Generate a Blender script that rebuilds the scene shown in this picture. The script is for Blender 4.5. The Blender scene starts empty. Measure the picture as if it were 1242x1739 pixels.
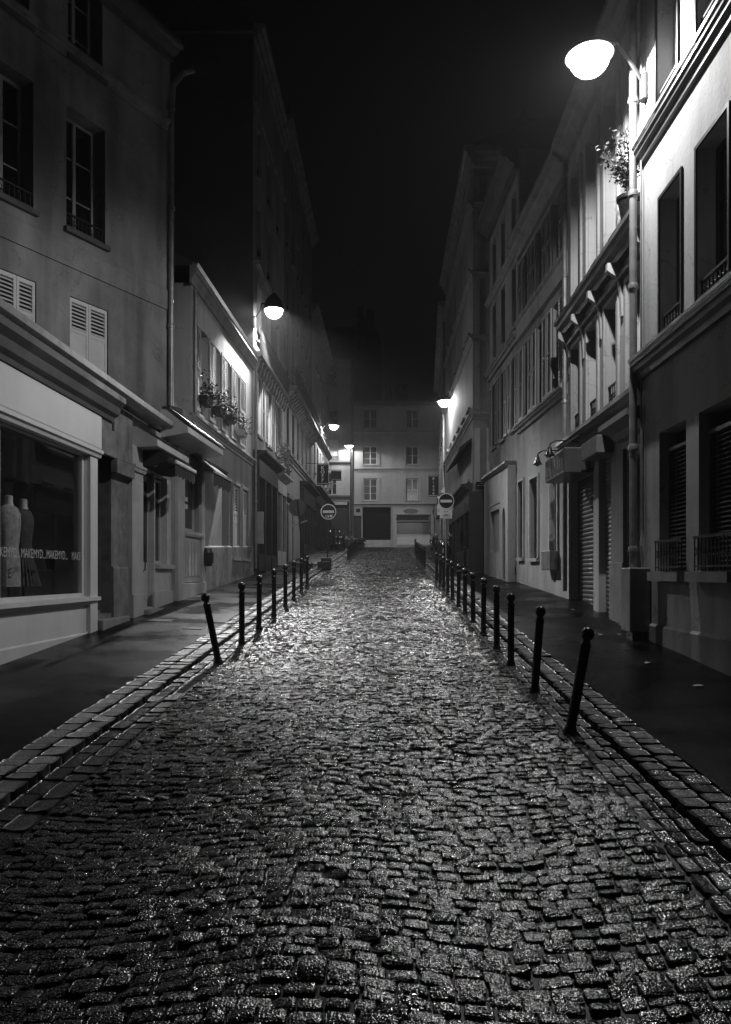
import bpy, math, random
import numpy as np
from mathutils import Vector
rnd = random.Random(11)
FPX, HC, VX, HY, SL = 1352.0, 1.9, 653.0, 975.0, 0.0629   # lens in photo pixels, eye height, vanishing x, horizon y, street slope
scene = bpy.context.scene
COL = scene.collection

# ------------------------------------------------------------------ materials
def new_mat(name):
    m = bpy.data.materials.new(name); m.use_nodes = True
    nt = m.node_tree
    return m, nt, nt.nodes['Principled BSDF']
def g3(v): return (v, v, v, 1)
def surf(name, base, rough=.7, var=.25, scale=2.0, bump=.0, bscale=30., bdist=.01, metal=0., streak=0., rvar=0., spec=.5, detail=5, speck=0.):
    m, nt, b = new_mat(name)
    N, L = nt.nodes, nt.links
    tc = N.new('ShaderNodeTexCoord')
    n1 = N.new('ShaderNodeTexNoise'); n1.inputs['Scale'].default_value = scale; n1.inputs['Detail'].default_value = detail
    n1.inputs['Roughness'].default_value = .62
    L.new(tc.outputs['Object'], n1.inputs['Vector'])
    ramp = N.new('ShaderNodeMapRange'); ramp.inputs[1].default_value = .3; ramp.inputs[2].default_value = .7
    ramp.inputs[3].default_value = base * (1 - var); ramp.inputs[4].default_value = base * (1 + var)
    L.new(n1.outputs['Fac'], ramp.inputs[0])
    val = ramp.outputs[0]
    if streak:
        mp = N.new('ShaderNodeMapping'); mp.inputs['Scale'].default_value = (1.5, 1.5, .16)
        L.new(tc.outputs['Object'], mp.inputs['Vector'])
        n2 = N.new('ShaderNodeTexNoise'); n2.inputs['Scale'].default_value = 1.1; n2.inputs['Detail'].default_value = 6
        L.new(mp.outputs[0], n2.inputs['Vector'])
        r2 = N.new('ShaderNodeMapRange'); r2.inputs[1].default_value = .30; r2.inputs[2].default_value = .56
        r2.inputs[3].default_value = 1 - streak; r2.inputs[4].default_value = 1.0
        L.new(n2.outputs['Fac'], r2.inputs[0])
        mu = N.new('ShaderNodeMath'); mu.operation = 'MULTIPLY'
        L.new(val, mu.inputs[0]); L.new(r2.outputs[0], mu.inputs[1]); val = mu.outputs[0]
    if speck:
        n3 = N.new('ShaderNodeTexNoise'); n3.inputs['Scale'].default_value = 55; n3.inputs['Detail'].default_value = 3
        L.new(tc.outputs['Object'], n3.inputs['Vector'])
        r3 = N.new('ShaderNodeMapRange'); r3.inputs[1].default_value = .3; r3.inputs[2].default_value = .7
        r3.inputs[3].default_value = 1 - speck; r3.inputs[4].default_value = 1 + speck
        L.new(n3.outputs['Fac'], r3.inputs[0])
        mu = N.new('ShaderNodeMath'); mu.operation = 'MULTIPLY'
        L.new(val, mu.inputs[0]); L.new(r3.outputs[0], mu.inputs[1]); val = mu.outputs[0]
        if base > .2 and rough > .7:
            nc = N.new('ShaderNodeTexNoise'); nc.inputs['Scale'].default_value = .75; nc.inputs['Detail'].default_value = 7
            L.new(tc.outputs['Object'], nc.inputs['Vector'])
            su = N.new('ShaderNodeMath'); su.operation = 'SUBTRACT'; su.inputs[1].default_value = .53; L.new(nc.outputs['Fac'], su.inputs[0])
            ab = N.new('ShaderNodeMath'); ab.operation = 'ABSOLUTE'; L.new(su.outputs[0], ab.inputs[0])
            r5 = N.new('ShaderNodeMapRange'); r5.inputs[1].default_value = .0; r5.inputs[2].default_value = .005; r5.inputs[3].default_value = .62; r5.inputs[4].default_value = 1.
            L.new(ab.outputs[0], r5.inputs[0])
            mu = N.new('ShaderNodeMath'); mu.operation = 'MULTIPLY'
            L.new(val, mu.inputs[0]); L.new(r5.outputs[0], mu.inputs[1]); val = mu.outputs[0]
    cb = N.new('ShaderNodeCombineColor')
    for i in range(3): L.new(val, cb.inputs[i])
    L.new(cb.outputs[0], b.inputs['Base Color'])
    b.inputs['Roughness'].default_value = rough
    b.inputs['Metallic'].default_value = metal
    b.inputs['Specular IOR Level'].default_value = spec
    if rvar:
        r4 = N.new('ShaderNodeMapRange'); r4.inputs[1].default_value = .35; r4.inputs[2].default_value = .65
        r4.inputs[3].default_value = max(.03, rough - rvar); r4.inputs[4].default_value = min(1, rough + rvar)
        n4 = N.new('ShaderNodeTexNoise'); n4.inputs['Scale'].default_value = .9; n4.inputs['Detail'].default_value = 4
        L.new(tc.outputs['Object'], n4.inputs['Vector'])
        L.new(n4.outputs['Fac'], r4.inputs[0]); L.new(r4.outputs[0], b.inputs['Roughness'])
    if bump:
        nb = N.new('ShaderNodeTexNoise'); nb.inputs['Scale'].default_value = bscale; nb.inputs['Detail'].default_value = 4
        L.new(tc.outputs['Object'], nb.inputs['Vector'])
        bp = N.new('ShaderNodeBump'); bp.inputs['Strength'].default_value = bump; bp.inputs['Distance'].default_value = bdist
        L.new(nb.outputs['Fac'], bp.inputs['Height']); L.new(bp.outputs[0], b.inputs['Normal'])
    return m
M = {}
M['plaster']   = surf('plaster', .27, .85, .34, .7, .5, 16, .010, streak=.5, speck=.07)
M['plasterA']  = surf('plaster_pale', .40, .8, .12, .7, .5, 14, .010, streak=.42, speck=.06)
M['plasterB']  = surf('plaster_cream', .44, .8, .12, .9, .4, 15, .008, streak=.35, speck=.06)
M['plasterC']  = surf('plaster_grey', .31, .85, .16, .9, .5, 16, .010, streak=.40, speck=.07)
M['plasterD']  = surf('plaster_dim', .27, .85, .18, .8, .5, 16, .010, streak=.4, speck=.07)
M['plasterG']  = surf('plaster_end', .42, .85, .12, .7, .2, 20, .006, streak=.2, speck=.05)
M['dirty']     = surf('stone_dirty', .22, .8, .4, 3.2, .35, 16, .012, streak=.45, speck=.12)
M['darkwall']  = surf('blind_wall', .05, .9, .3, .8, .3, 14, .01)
M['stone']     = surf('cornice_stone', .30, .75, .2, 2.5, .3, 25, .008, streak=.25)
M['darkstone'] = surf('cornice_zinc', .09, .45, .3, 2.5, .2, 18, .006, rvar=.12)
M['shop']      = surf('shop_paint', .80, .45, .07, 1.2, .12, 12, .004, streak=.10, speck=.03)
M['shop2']     = surf('shop_paint_grey', .5, .5, .14, 2.2, .15, 14, .004, streak=.22, speck=.05)
M['shutter']   = surf('shutter_paint', .68, .55, .08, 3, .1, 30, .003, streak=.12)
M['shutter2']  = surf('shutter_grey', .34, .5, .12, 3, .1, 30, .003, streak=.15)
M['wood']      = surf('frame_paint', .45, .5, .1, 4)
M['wooddark']  = surf('dark_joinery', .025, .5, .25, 4, .1, 20, .004, spec=.3)
M['black']     = surf('black_paint', .010, .28, .3, 6, .06, 40, .002, rvar=.08)
M['iron']      = surf('wrought_iron', .008, .65, .3, 8)
M['zinc']      = surf('zinc_pipe', .30, .38, .3, 5, .15, 12, .004, metal=.3, streak=.3)
M['roof']      = surf('roof_zinc', .06, .5, .25, 1.5, .1, 8, .004)
M['metal']     = surf('grey_metal', .28, .4, .2, 4, metal=.6)
M['rollshut']  = surf('roller_shutter', .10, .38, .25, 3, .05, 30, .002, metal=.4)
M['rollpale']  = surf('roller_pale', .30, .4, .15, 3, .05, 30, .002, metal=.2)
M['pane']      = surf('dark_glass', .012, .07, .1, 1.0, spec=.6)
M['curtain']   = surf('curtained_glass', .04, .22, .4, 2.0, spec=.6)
M['fabricd']   = surf('awning_cloth', .02, .8, .3, 6)
M['fabric']    = surf('dress_cloth', .5, .9, .35, 14, .2, 60, .003)
M['skirt']     = surf('pleated_cloth', .10, .8, .3, 10)
M['form']      = surf('mannequin_shell', .8, .4, .05, 3)
M['letter']    = surf('white_letters', .75, .5, .03, 5)
M['lettergrey']= surf('window_lettering', .55, .6, .1, 9)
M['signwhite'] = surf('sign_white', .6, .4, .06, 6)
M['signdim']   = surf('sign_white_dimmed', .30, .5, .1, 6)  # dimmer copy of the sign white, lamp brightness lowered in the colour
M['signred']   = surf('sign_dark_red', .010, .7, .1, 6, spec=.2)
M['signback']  = surf('sign_back', .10, .4, .2, 6, metal=.4)
M['leaf']      = surf('leaf', .035, .5, .35, 20)
M['leafdark']  = surf('leaf_dark', .04, .55, .35, 20)
M['leafdry']   = surf('fallen_leaf', .42, .5, .2, 30)
M['pot']       = surf('pot_clay', .035, .7, .2, 8)
M['potpale']   = surf('pot_pale', .45, .6, .1, 8)
M['rubber']    = surf('tyre', .015, .7, .2, 12)
M['paint']     = surf('scooter_paint', .02, .18, .2, 3)
M['chrome']    = surf('chrome', .6, .15, .05, 3, metal=1.)
M['interior']  = surf('shop_interior', .32, .8, .2, 1.5)
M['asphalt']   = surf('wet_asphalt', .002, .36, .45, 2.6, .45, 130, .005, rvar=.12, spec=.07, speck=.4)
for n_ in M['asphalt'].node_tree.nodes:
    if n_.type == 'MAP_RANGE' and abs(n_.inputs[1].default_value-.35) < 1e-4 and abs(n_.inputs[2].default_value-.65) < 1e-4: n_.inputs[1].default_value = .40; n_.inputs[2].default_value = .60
M['ground']    = surf('earth', .03, .6, .2, 1)
M['mortar']    = surf('wet_joint', .008, .55, .4, 6, .6, 40, .01)
M['door_wood'] = surf('old_dark_wood', .010, .85, .3, 3, spec=.15)  # even near-black matt wood of the carriage door
M['castiron']  = surf('cast_iron', .02, .3, .3, 8, .2, 60, .003)
M['box']       = surf('sheet_metal_box', .26, .45, .2, 3, .1, 12, .004, streak=.2)
M['concrete']  = surf('concrete', .18, .8, .3, 4, .3, 25, .008)

def sett_mat(name, lo, hi, r0, r1, bs, bd, glint_fleck=.0):
    m, nt, b = new_mat(name); N, L = nt.nodes, nt.links
    at = N.new('ShaderNodeAttribute'); at.attribute_name = 'stone'
    tc = N.new('ShaderNodeTexCoord')
    mr = N.new('ShaderNodeMapRange'); mr.inputs[3].default_value = lo; mr.inputs[4].default_value = hi
    L.new(at.outputs['Fac'], mr.inputs[0])
    ns = N.new('ShaderNodeTexNoise'); ns.inputs['Scale'].default_value = 60; ns.inputs['Detail'].default_value = 4
    L.new(tc.outputs['Object'], ns.inputs['Vector'])
    nf = N.new('ShaderNodeTexNoise'); nf.inputs['Scale'].default_value = 105; nf.inputs['Detail'].default_value = 1.
    L.new(tc.outputs['Object'], nf.inputs['Vector'])
    mf = N.new('ShaderNodeMapRange'); mf.inputs[1].default_value = .56; mf.inputs[2].default_value = .70; mf.inputs[3].default_value = 0.; mf.inputs[4].default_value = glint_fleck  # pale stone flecks that also put wet glints into the base colour
    L.new(nf.outputs['Fac'], mf.inputs[0])
    mr2 = N.new('ShaderNodeMapRange'); mr2.inputs[1].default_value = .3; mr2.inputs[2].default_value = .7; mr2.inputs[3].default_value = .55; mr2.inputs[4].default_value = 1.45
    L.new(ns.outputs['Fac'], mr2.inputs[0])
    mu = N.new('ShaderNodeMath'); mu.operation = 'MULTIPLY'; L.new(mr.outputs[0], mu.inputs[0]); L.new(mr2.outputs[0], mu.inputs[1])
    ad = N.new('ShaderNodeMath'); ad.operation = 'ADD'; L.new(mu.outputs[0], ad.inputs[0]); L.new(mf.outputs[0], ad.inputs[1]); mu = ad
    cb = N.new('ShaderNodeCombineColor')
    for i in range(3): L.new(mu.outputs[0], cb.inputs[i])
    L.new(cb.outputs[0], b.inputs['Base Color'])
    mr3 = N.new('ShaderNodeMapRange'); mr3.inputs[3].default_value = r0; mr3.inputs[4].default_value = r1
    a2 = N.new('ShaderNodeMath'); a2.operation = 'MULTIPLY'; a2.inputs[1].default_value = 7.31
    fr = N.new('ShaderNodeMath'); fr.operation = 'FRACT'
    L.new(at.outputs['Fac'], a2.inputs[0]); L.new(a2.outputs[0], fr.inputs[0]); L.new(fr.outputs[0], mr3.inputs[0])
    L.new(mr3.outputs[0], b.inputs['Roughness'])
    b.inputs['Specular IOR Level'].default_value = .9
    b.inputs['Coat Weight'].default_value = .5; b.inputs['Coat Roughness'].default_value = .10
    nb = N.new('ShaderNodeTexNoise'); nb.inputs['Scale'].default_value = bs; nb.inputs['Detail'].default_value = .5; nb.inputs['Roughness'].default_value = .5
    L.new(tc.outputs['Object'], nb.inputs['Vector'])
    bp = N.new('ShaderNodeBump'); bp.inputs['Strength'].default_value = 1.0; bp.inputs['Distance'].default_value = bd
    L.new(nb.outputs['Fac'], bp.inputs['Height']); L.new(bp.outputs[0], b.inputs['Normal']); L.new(bp.outputs[0], b.inputs['Coat Normal'])
    return m
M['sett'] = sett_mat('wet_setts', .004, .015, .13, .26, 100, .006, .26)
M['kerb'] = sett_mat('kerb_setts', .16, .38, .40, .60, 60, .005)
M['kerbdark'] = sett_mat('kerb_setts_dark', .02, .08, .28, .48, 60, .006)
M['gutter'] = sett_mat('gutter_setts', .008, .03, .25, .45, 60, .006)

def lamp_mat(name, s):
    m = bpy.data.materials.new(name); m.use_nodes = True; nt = m.node_tree
    nt.nodes.clear()
    e = nt.nodes.new('ShaderNodeEmission'); e.inputs[0].default_value = g3(1); e.inputs[1].default_value = s
    o = nt.nodes.new('ShaderNodeOutputMaterial'); nt.links.new(e.outputs[0], o.inputs[0])
    return m
M['bulb'] = lamp_mat('lamp_bulb_lit', 12500.)
M['bulbL'] = lamp_mat('beam_burner_lit', 75000.)
M['bulbP'] = lamp_mat('post_bulb_lit', 6500.)
def bowl_mat(st):
    m = bpy.data.materials.new('lamp_bowl'); m.use_nodes = True; nt = m.node_tree; nt.nodes.clear()
    N, L = nt.nodes, nt.links
    t = N.new('ShaderNodeBsdfTransparent'); e = N.new('ShaderNodeEmission'); e.inputs[0].default_value = g3(1); e.inputs[1].default_value = st
    m.cycles.emission_sampling = 'NONE'
    a = N.new('ShaderNodeAddShader'); o = N.new('ShaderNodeOutputMaterial')
    L.new(t.outputs[0], a.inputs[0]); L.new(e.outputs[0], a.inputs[1]); L.new(a.outputs[0], o.inputs[0])
    return m
M['lampA'] = M['lampP'] = bowl_mat(5.); M['lampL'] = bowl_mat(5.)
M['glint'] = surf('bulb_glass', .8, .1, .02, 3)
def glass_mat():
    m = bpy.data.materials.new('shop_glass'); m.use_nodes = True; nt = m.node_tree; nt.nodes.clear()
    N, L = nt.nodes, nt.links
    t = N.new('ShaderNodeBsdfTransparent'); t.inputs[0].default_value = g3(.85)
    g = N.new('ShaderNodeBsdfGlossy'); g.inputs['Roughness'].default_value = .02
    lw = N.new('ShaderNodeLayerWeight'); lw.inputs[0].default_value = .5
    pw = N.new('ShaderNodeMath'); pw.operation = 'POWER'; pw.inputs[1].default_value = 5.; L.new(lw.outputs['Facing'], pw.inputs[0])
    fr = N.new('ShaderNodeMath'); fr.operation = 'MULTIPLY_ADD'; fr.inputs[1].default_value = .9; fr.inputs[2].default_value = .06; L.new(pw.outputs[0], fr.inputs[0])
    mx = N.new('ShaderNodeMixShader'); o = N.new('ShaderNodeOutputMaterial')
    L.new(fr.outputs[0], mx.inputs[0]); L.new(t.outputs[0], mx.inputs[1]); L.new(g.outputs[0], mx.inputs[2]); L.new(mx.outputs[0], o.inputs[0])
    return m
M['glass'] = glass_mat()

# ------------------------------------------------------------------ object helpers
def tag(o, label=None, cat=None, group=None, kind=None):
    if label: o['label'] = label
    if cat: o['category'] = cat
    if group: o['group'] = group
    if kind: o['kind'] = kind
    return o
def thing(name, loc, label, cat, group=None):
    o = bpy.data.objects.new(name, None); COL.objects.link(o)
    o.location = loc; o.empty_display_size = .3
    return tag(o, label, cat, group)
def rootof(o):
    while o.parent: o = o.parent
    return o
class MB:
    def __init__(self): self.v = []; self.f = []
    def poly(self, *p):
        n = len(self.v); self.v += [tuple(q) for q in p]; self.f.append(tuple(range(n, n + len(p))))
        return self
    def hexa(self, p):       # p: 4 bottom, 4 top (same order)
        n = len(self.v); self.v += [tuple(q) for q in p]
        for q in ((3,2,1,0),(4,5,6,7),(0,1,5,4),(1,2,6,5),(2,3,7,6),(3,0,4,7)): self.f.append(tuple(n + i for i in q))
        return self
    def abox(self, x0, x1, y0, y1, z0, z1):
        return self.hexa([(x0,y0,z0),(x1,y0,z0),(x1,y1,z0),(x0,y1,z0),(x0,y0,z1),(x1,y0,z1),(x1,y1,z1),(x0,y1,z1)])
    def box(self, F, u0, u1, o0, o1, z0, z1, dz=0):     # dz: rise of the far end
        P = F.at
        return self.hexa([P(u0,o0,z0),P(u1,o0,z0+dz),P(u1,o1,z0+dz),P(u0,o1,z0),P(u0,o0,z1),P(u1,o0,z1+dz),P(u1,o1,z1+dz),P(u0,o1,z1)])
    def prof(self, F, u0, u1, pts, dz=0):               # (offset, z) outline swept along the facade
        n = len(pts); a = len(self.v)
        for u, d in ((u0,0),(u1,dz)):
            for o, z in pts: self.v.append(tuple(F.at(u, o, z + d)))
        for i in range(n):
            j = (i + 1) % n; self.f.append((a+i, a+j, a+n+j, a+n+i))
        self.f.append(tuple(range(a+n-1, a-1, -1))); self.f.append(tuple(range(a+n, a+2*n)))
        return self
    def tube(self, pts, r, n=8, closed=False):
        pts = [Vector(p) for p in pts]; a = len(self.v); k = len(pts)
        rr = r if isinstance(r, (list, tuple)) else [r]*k
        ref = None
        for i, p in enumerate(pts):
            t = (pts[min(i+1,k-1)] - pts[max(i-1,0)]).normalized()
            if ref is None:
                ref = Vector((0,0,1)) if abs(t.z) < .9 else Vector((1,0,0))
            s = t.cross(ref).normalized(); w = s.cross(t).normalized(); ref = w
            for j in range(n):
                th = 2*math.pi*j/n
                self.v.append(tuple(p + (s*math.cos(th) + w*math.sin(th))*rr[i]))
        for i in range(k-1):
            for j in range(n):
                b, c = a+i*n+j, a+i*n+(j+1)%n
                self.f.append((b, c, c+n, b+n))
        self.f.append(tuple(range(a+n-1, a-1, -1))); self.f.append(tuple(range(a+(k-1)*n, a+k*n)))
        return self
    def lathe(self, c, prof, n=16, axis=(0,0,1), cap=True):
        ax = Vector(axis).normalized(); s = ax.orthogonal().normalized(); w = ax.cross(s); c = Vector(c)
        a = len(self.v)
        for r, h in prof:
            for j in range(n):
                th = 2*math.pi*j/n
                self.v.append(tuple(c + ax*h + (s*math.cos(th) + w*math.sin(th))*r))
        for i in range(len(prof)-1):
            for j in range(n):
                b, d = a+i*n+j, a+i*n+(j+1)%n
                self.f.append((b, d, d+n, b+n))
        if cap:
            self.f.append(tuple(range(a+n-1, a-1, -1))); k = a+(len(prof)-1)*n; self.f.append(tuple(range(k, k+n)))
        return self
    def build(self, name, mat, parent=None, label=None, smooth=False, local=False, bevel=0):
        base = Vector((0,0,0))
        if parent is not None and not local: base = rootof(parent).location
        me = bpy.data.meshes.new(name)
        bx, by, bz = base
        me.from_pydata([(x-bx, y-by, z-bz) for x, y, z in self.v], [], self.f); me.update()
        me.materials.append(M[mat] if isinstance(mat, str) else mat)
        if smooth:
            me.polygons.foreach_set('use_smooth', [True]*len(me.polygons))
            me.set_sharp_from_angle(angle=math.radians(38))
        o = bpy.data.objects.new(name, me); COL.objects.link(o)
        if parent is not None: o.parent = parent
        if label: o['label'] = label
        if bevel:
            md = o.modifiers.new('bevel', 'BEVEL'); md.width = bevel; md.segments = 2; md.limit_method = 'ANGLE'
        return o
class Fac:
    """vertical facade plane: u along it, o outwards, z up"""
    def __init__(s, P0, P1, side='L'):
        s.P0 = Vector(P0); s.P1 = Vector(P1); d = s.P1 - s.P0; s.L = d.length; s.d = d / s.L
        s.n = Vector((s.d.y, -s.d.x)) if side == 'L' else Vector((-s.d.y, s.d.x))
    def at(s, u, o, z):
        p = s.P0 + s.d*u + s.n*o
        return Vector((p.x, p.y, z))
    def U(s, px, o=0):
        a = (px - VX)/FPX; P = s.P0 + s.n*o
        return (a*P.y - P.x)/(s.d.x - a*s.d.y)
    def D(s, px, o=0): return s.P0.y + s.n.y*o + s.d.y*s.U(px, o)
    def Z(s, px, py, o=0): return HC + (HY - py)*s.D(px, o)/FPX
    def g(s, u):   # pavement height at the foot of the wall
        return SL*(s.P0.y + s.d.y*u) + .10
def text(body, size, mat, name, parent, origin, xd, yd, sx=1., align='LEFT', ext=.003, fit=None):
    cu = bpy.data.curves.new('t', 'FONT'); cu.body = body; cu.size = 1.; cu.extrude = 0; cu.align_x = align; cu.resolution_u = 3
    ob = bpy.data.objects.new('t', cu); COL.objects.link(ob)
    bpy.context.view_layer.update()
    me = bpy.data.meshes.new_from_object(ob.evaluated_get(bpy.context.evaluated_depsgraph_get()))
    bpy.data.objects.remove(ob); bpy.data.curves.remove(cu)
    xd = Vector(xd).normalized(); yd = Vector(yd).normalized(); nd = xd.cross(yd)
    base = rootof(parent).location if parent is not None else Vector((0,0,0))
    O = Vector(origin) - base
    if fit: sx = fit/(max(v.co.x for v in me.vertices)*size)
    for v in me.vertices: v.co = O + xd*(v.co.x*size*sx) + yd*(v.co.y*size) + nd*ext
    me.name = name; me.materials.clear(); me.materials.append(M[mat])
    o = bpy.data.objects.new(name, me); COL.objects.link(o)
    if parent is not None: o.parent = parent
    return o

# ------------------------------------------------------------------ building helpers
def wall(F, u0, u1, z0, z1, ops=(), rev=.28, back=7., top=True):
    """front skin with real openings and reveals, plus side, back and top faces"""
    m = MB()
    us = sorted({round(x,4) for x in [u0,u1]+[min(max(o[i],u0),u1) for o in ops for i in (0,1)]})
    zs = sorted({round(x,4) for x in [z0,z1]+[min(max(o[i],z0),z1) for o in ops for i in (2,3)]})
    for i in range(len(us)-1):
        for j in range(len(zs)-1):
            cu, cz = (us[i]+us[i+1])/2, (zs[j]+zs[j+1])/2
            if any(o[0] < cu < o[1] and o[2] < cz < o[3] for o in ops): continue
            m.poly(F.at(us[i],0,zs[j]), F.at(us[i+1],0,zs[j]), F.at(us[i+1],0,zs[j+1]), F.at(us[i],0,zs[j+1]))
    for o in ops:
        a, b, c, d = o[:4]; r = o[4] if len(o) > 4 else rev
        m.poly(F.at(a,0,c),F.at(a,-r,c),F.at(a,-r,d),F.at(a,0,d)); m.poly(F.at(b,0,c),F.at(b,0,d),F.at(b,-r,d),F.at(b,-r,c))
        m.poly(F.at(a,0,d),F.at(a,-r,d),F.at(b,-r,d),F.at(b,0,d)); m.poly(F.at(a,0,c),F.at(b,0,c),F.at(b,-r,c),F.at(a,-r,c))
    if back:
        m.poly(F.at(u0,0,z0),F.at(u0,0,z1),F.at(u0,-back,z1),F.at(u0,-back,z0))
        m.poly(F.at(u1,0,z0),F.at(u1,-back,z0),F.at(u1,-back,z1),F.at(u1,0,z1))
        m.poly(F.at(u0,-back,z0),F.at(u0,-back,z1),F.at(u1,-back,z1),F.at(u1,-back,z0))
        if top: m.poly(F.at(u0,0,z1),F.at(u1,0,z1),F.at(u1,-back,z1),F.at(u0,-back,z1))
    return m
def rail(parent, F, a, b, z, h=.42, o=.03, scroll=True):
    m = MB()
    m.box(F,a,b,o-.02,o+.02,z+h-.035,z+h); m.box(F,a,b,o-.012,o+.012,z+.05,z+.075)
    n = max(3, int((b-a)/.11))
    for i in range(n+1):
        u = a + .012 + (b-a-.024)*i/n
        m.box(F,u-.008,u+.008,o-.008,o+.008,z,z+h)
    if scroll:
        for i in range(n):
            u = a + (b-a)*(i+.5)/n
            pts = [F.at(u+.035*math.cos(t*math.pi/4),o,z+h*.55+.05*math.sin(t*math.pi/4)) for t in range(9)]
            m.tube(pts,.007,4)
    return m.build('guard_rail','iron',parent)
def window(parent, F, a, b, z0, z1, depth=.24, rows=3, sill=True, guard=0, fm='wood', pane='pane', mullion=True, sillmat='stone'):
    m = MB(); e = -depth; t = .055
    m.box(F,a,a+t,e,e+.06,z0,z1); m.box(F,b-t,b,e,e+.06,z0,z1); m.box(F,a+t,b-t,e,e+.058,z1-t,z1); m.box(F,a+t,b-t,e,e+.058,z0,z0+t+.02)
    c = (a+b)/2
    if mullion: m.box(F,c-.04,c+.04,e,e+.064,z0+t+.02,z1-t)
    for k in range(1, rows):
        z = z0 + (z1-z0)*k/rows
        m.box(F,a+t,c-.04 if mullion else b-t,e+.004,e+.04,z-.014,z+.014)
        if mullion: m.box(F,c+.04,b-t,e+.004,e+.04,z-.014,z+.014)
    w = m.build('window',fm,parent)
    MB().poly(F.at(a+.01,e+.02,z0+.01),F.at(b-.01,e+.02,z0+.01),F.at(b-.01,e+.02,z1-.01),F.at(a+.01,e+.02,z1-.01)).build('pane',pane,w)
    if sill: MB().box(F,a-.07,b+.07,-.1,.09,z0-.1,z0-.002).build('sill',sillmat,w)
    if guard: rail(w,F,a+.015,b-.015,z0+.01,guard,-.05)
    return w
def leaf(parent, F, a, b, z0, z1, o=.02, mat='shutter2', louv=(0.06,1.0), slat=.07, th=.035):
    m = MB(); t = min(.06,(b-a)*.16); W = b-a
    m.box(F,a,a+t,o,o+th,z0,z1); m.box(F,b-t,b,o,o+th,z0,z1)
    m.box(F,a+t,b-t,o+.002,o+th-.002,z1-t*1.3,z1); m.box(F,a+t,b-t,o+.002,o+th-.002,z0,z0+t*1.6)
    zm = (z0+z1)/2; m.box(F,a+t,b-t,o+.002,o+th-.002,zm-.04,zm+.04)
    lz0 = z0 + (z1-z0)*louv[0]
    if louv[0] > .1:
        m.box(F,a+t,b-t,o+.006,o+th-.01,z0+t*1.6,lz0)
        m.box(F,a+t,b-t,o+.002,o+th-.001,lz0-.04,lz0+.03)
    z = lz0 + .05
    while z < z1 - t*1.3 - .02:
        if abs(z-zm) > .06:
            P = F.at
            m.hexa([P(a+t,o+.002,z+.03),P(b-t,o+.002,z+.03),P(b-t,o+th-.004,z-.012),P(a+t,o+th-.004,z-.012),
                    P(a+t,o+.002,z+.04),P(b-t,o+.002,z+.04),P(b-t,o+th-.004,z-.002),P(a+t,o+th-.004,z-.002)])
        z += slat
    return m.build('shutter',mat,parent)
def cornice(parent, F, u0, u1, z0, z1, out, name='cornice', mat='stone', dz=0):
    h = z1-z0
    pts = [(0,z0),(out*.25,z0),(out*.3,z0+h*.3),(out*.6,z0+h*.45),(out*.7,z0+h*.62),(out*.96,z0+h*.66),(out,z0+h*.7),(out,z1-.02),(out*.9,z1),(0,z1+.03)]
    return MB().prof(F,u0,u1,pts,dz).build(name,mat,parent)
def door(parent, F, a, b, z0, z1, depth=.3, mat='wooddark', transom=True):
    m = MB(); e = -depth
    zt = z1-.55 if transom else z1
    m.box(F,a,b,e-.05,e,z0,zt)
    for k in range(2):
        c0 = a+(b-a)*(k*.5)+.07; c1 = a+(b-a)*(k*.5+.5)-.07
        for q0, q1 in ((.08,.42),(.48,.94)): m.box(F,c0,c1,e,e+.025,z0+(zt-z0)*q0,z0+(zt-z0)*q1)
    if transom:
        m.box(F,a,b,e-.05,e+.03,zt,zt+.08)
        m.box(F,a,b,e-.05,e-.02,zt+.08,z1)
    d = m.build('door',mat,parent)
    hb = MB().tube([F.at(b-.14,e+.0,z0+1.02),F.at(b-.14,e+.06,z0+1.02),F.at(b-.26,e+.06,z0+1.02)],.012,6).build('handle','chrome',d)
    return d
def rollshutter(parent, F, a, b, z0, z1, depth, mat='rollshut', step=.085):
    m = MB(); z = z0; P = F.at; e = -depth
    while z < z1-.001:
        zz = min(z+step, z1)
        m.poly(P(a,e,z),P(b,e,z),P(b,e+.018,z+(zz-z)*.35),P(a,e+.018,z+(zz-z)*.35))
        m.poly(P(a,e+.018,z+(zz-z)*.35),P(b,e+.018,z+(zz-z)*.35),P(b,e+.018,z+(zz-z)*.7),P(a,e+.018,z+(zz-z)*.7))
        m.poly(P(a,e+.018,z+(zz-z)*.7),P(b,e+.018,z+(zz-z)*.7),P(b,e,zz),P(a,e,zz))
        z = zz
    return m.build('roller_shutter',mat,parent)
def roof(parent, F, u0, u1, z, depth=7., rise=1.8, over=.25):
    P = F.at; h = .1
    m = MB().prof(F,u0-.02,u1+.02,[(over,z),(over,z+h),(-depth*.5,z+rise),(-depth-.1,z+h),(-depth-.1,z)])
    return m.build('roof','roof',parent)
def chimney(parent, F, u, w, z, h, o=-2.2, pots=4, t=.7):
    m = MB(); m.box(F,u,u+w,o-t,o,z-1.5,z+h-.18); m.box(F,u-.07,u+w+.07,o-t-.07,o+.07,z+h-.18,z+h)
    c = m.build('chimney','darkwall',parent)
    q = MB()
    for i in range(pots): q.lathe(F.at(u+w*(i+.5)/pots,o-t/2,z+h),[(.13,0),(.11,.3),(.13,.32),(.12,.55),(.06,.56)],10)
    q.build('chimney_pot','pot',c)
    return c
def pipe(parent, pts, r=.055, mat='zinc', rings=(), name='drainpipe'):
    m = MB(); m.tube(pts,r,12)
    for z in rings:
        p = pts[-1] if len(pts) < 3 else min(pts, key=lambda q: abs(q[2]-z))
        m.lathe((p[0],p[1],z),[(r,-.05),(r+.02,-.045),(r+.022,0),(r+.012,.04),(r,.045)],12,cap=False)
    return m.build(name,mat,parent,smooth=True)

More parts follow.
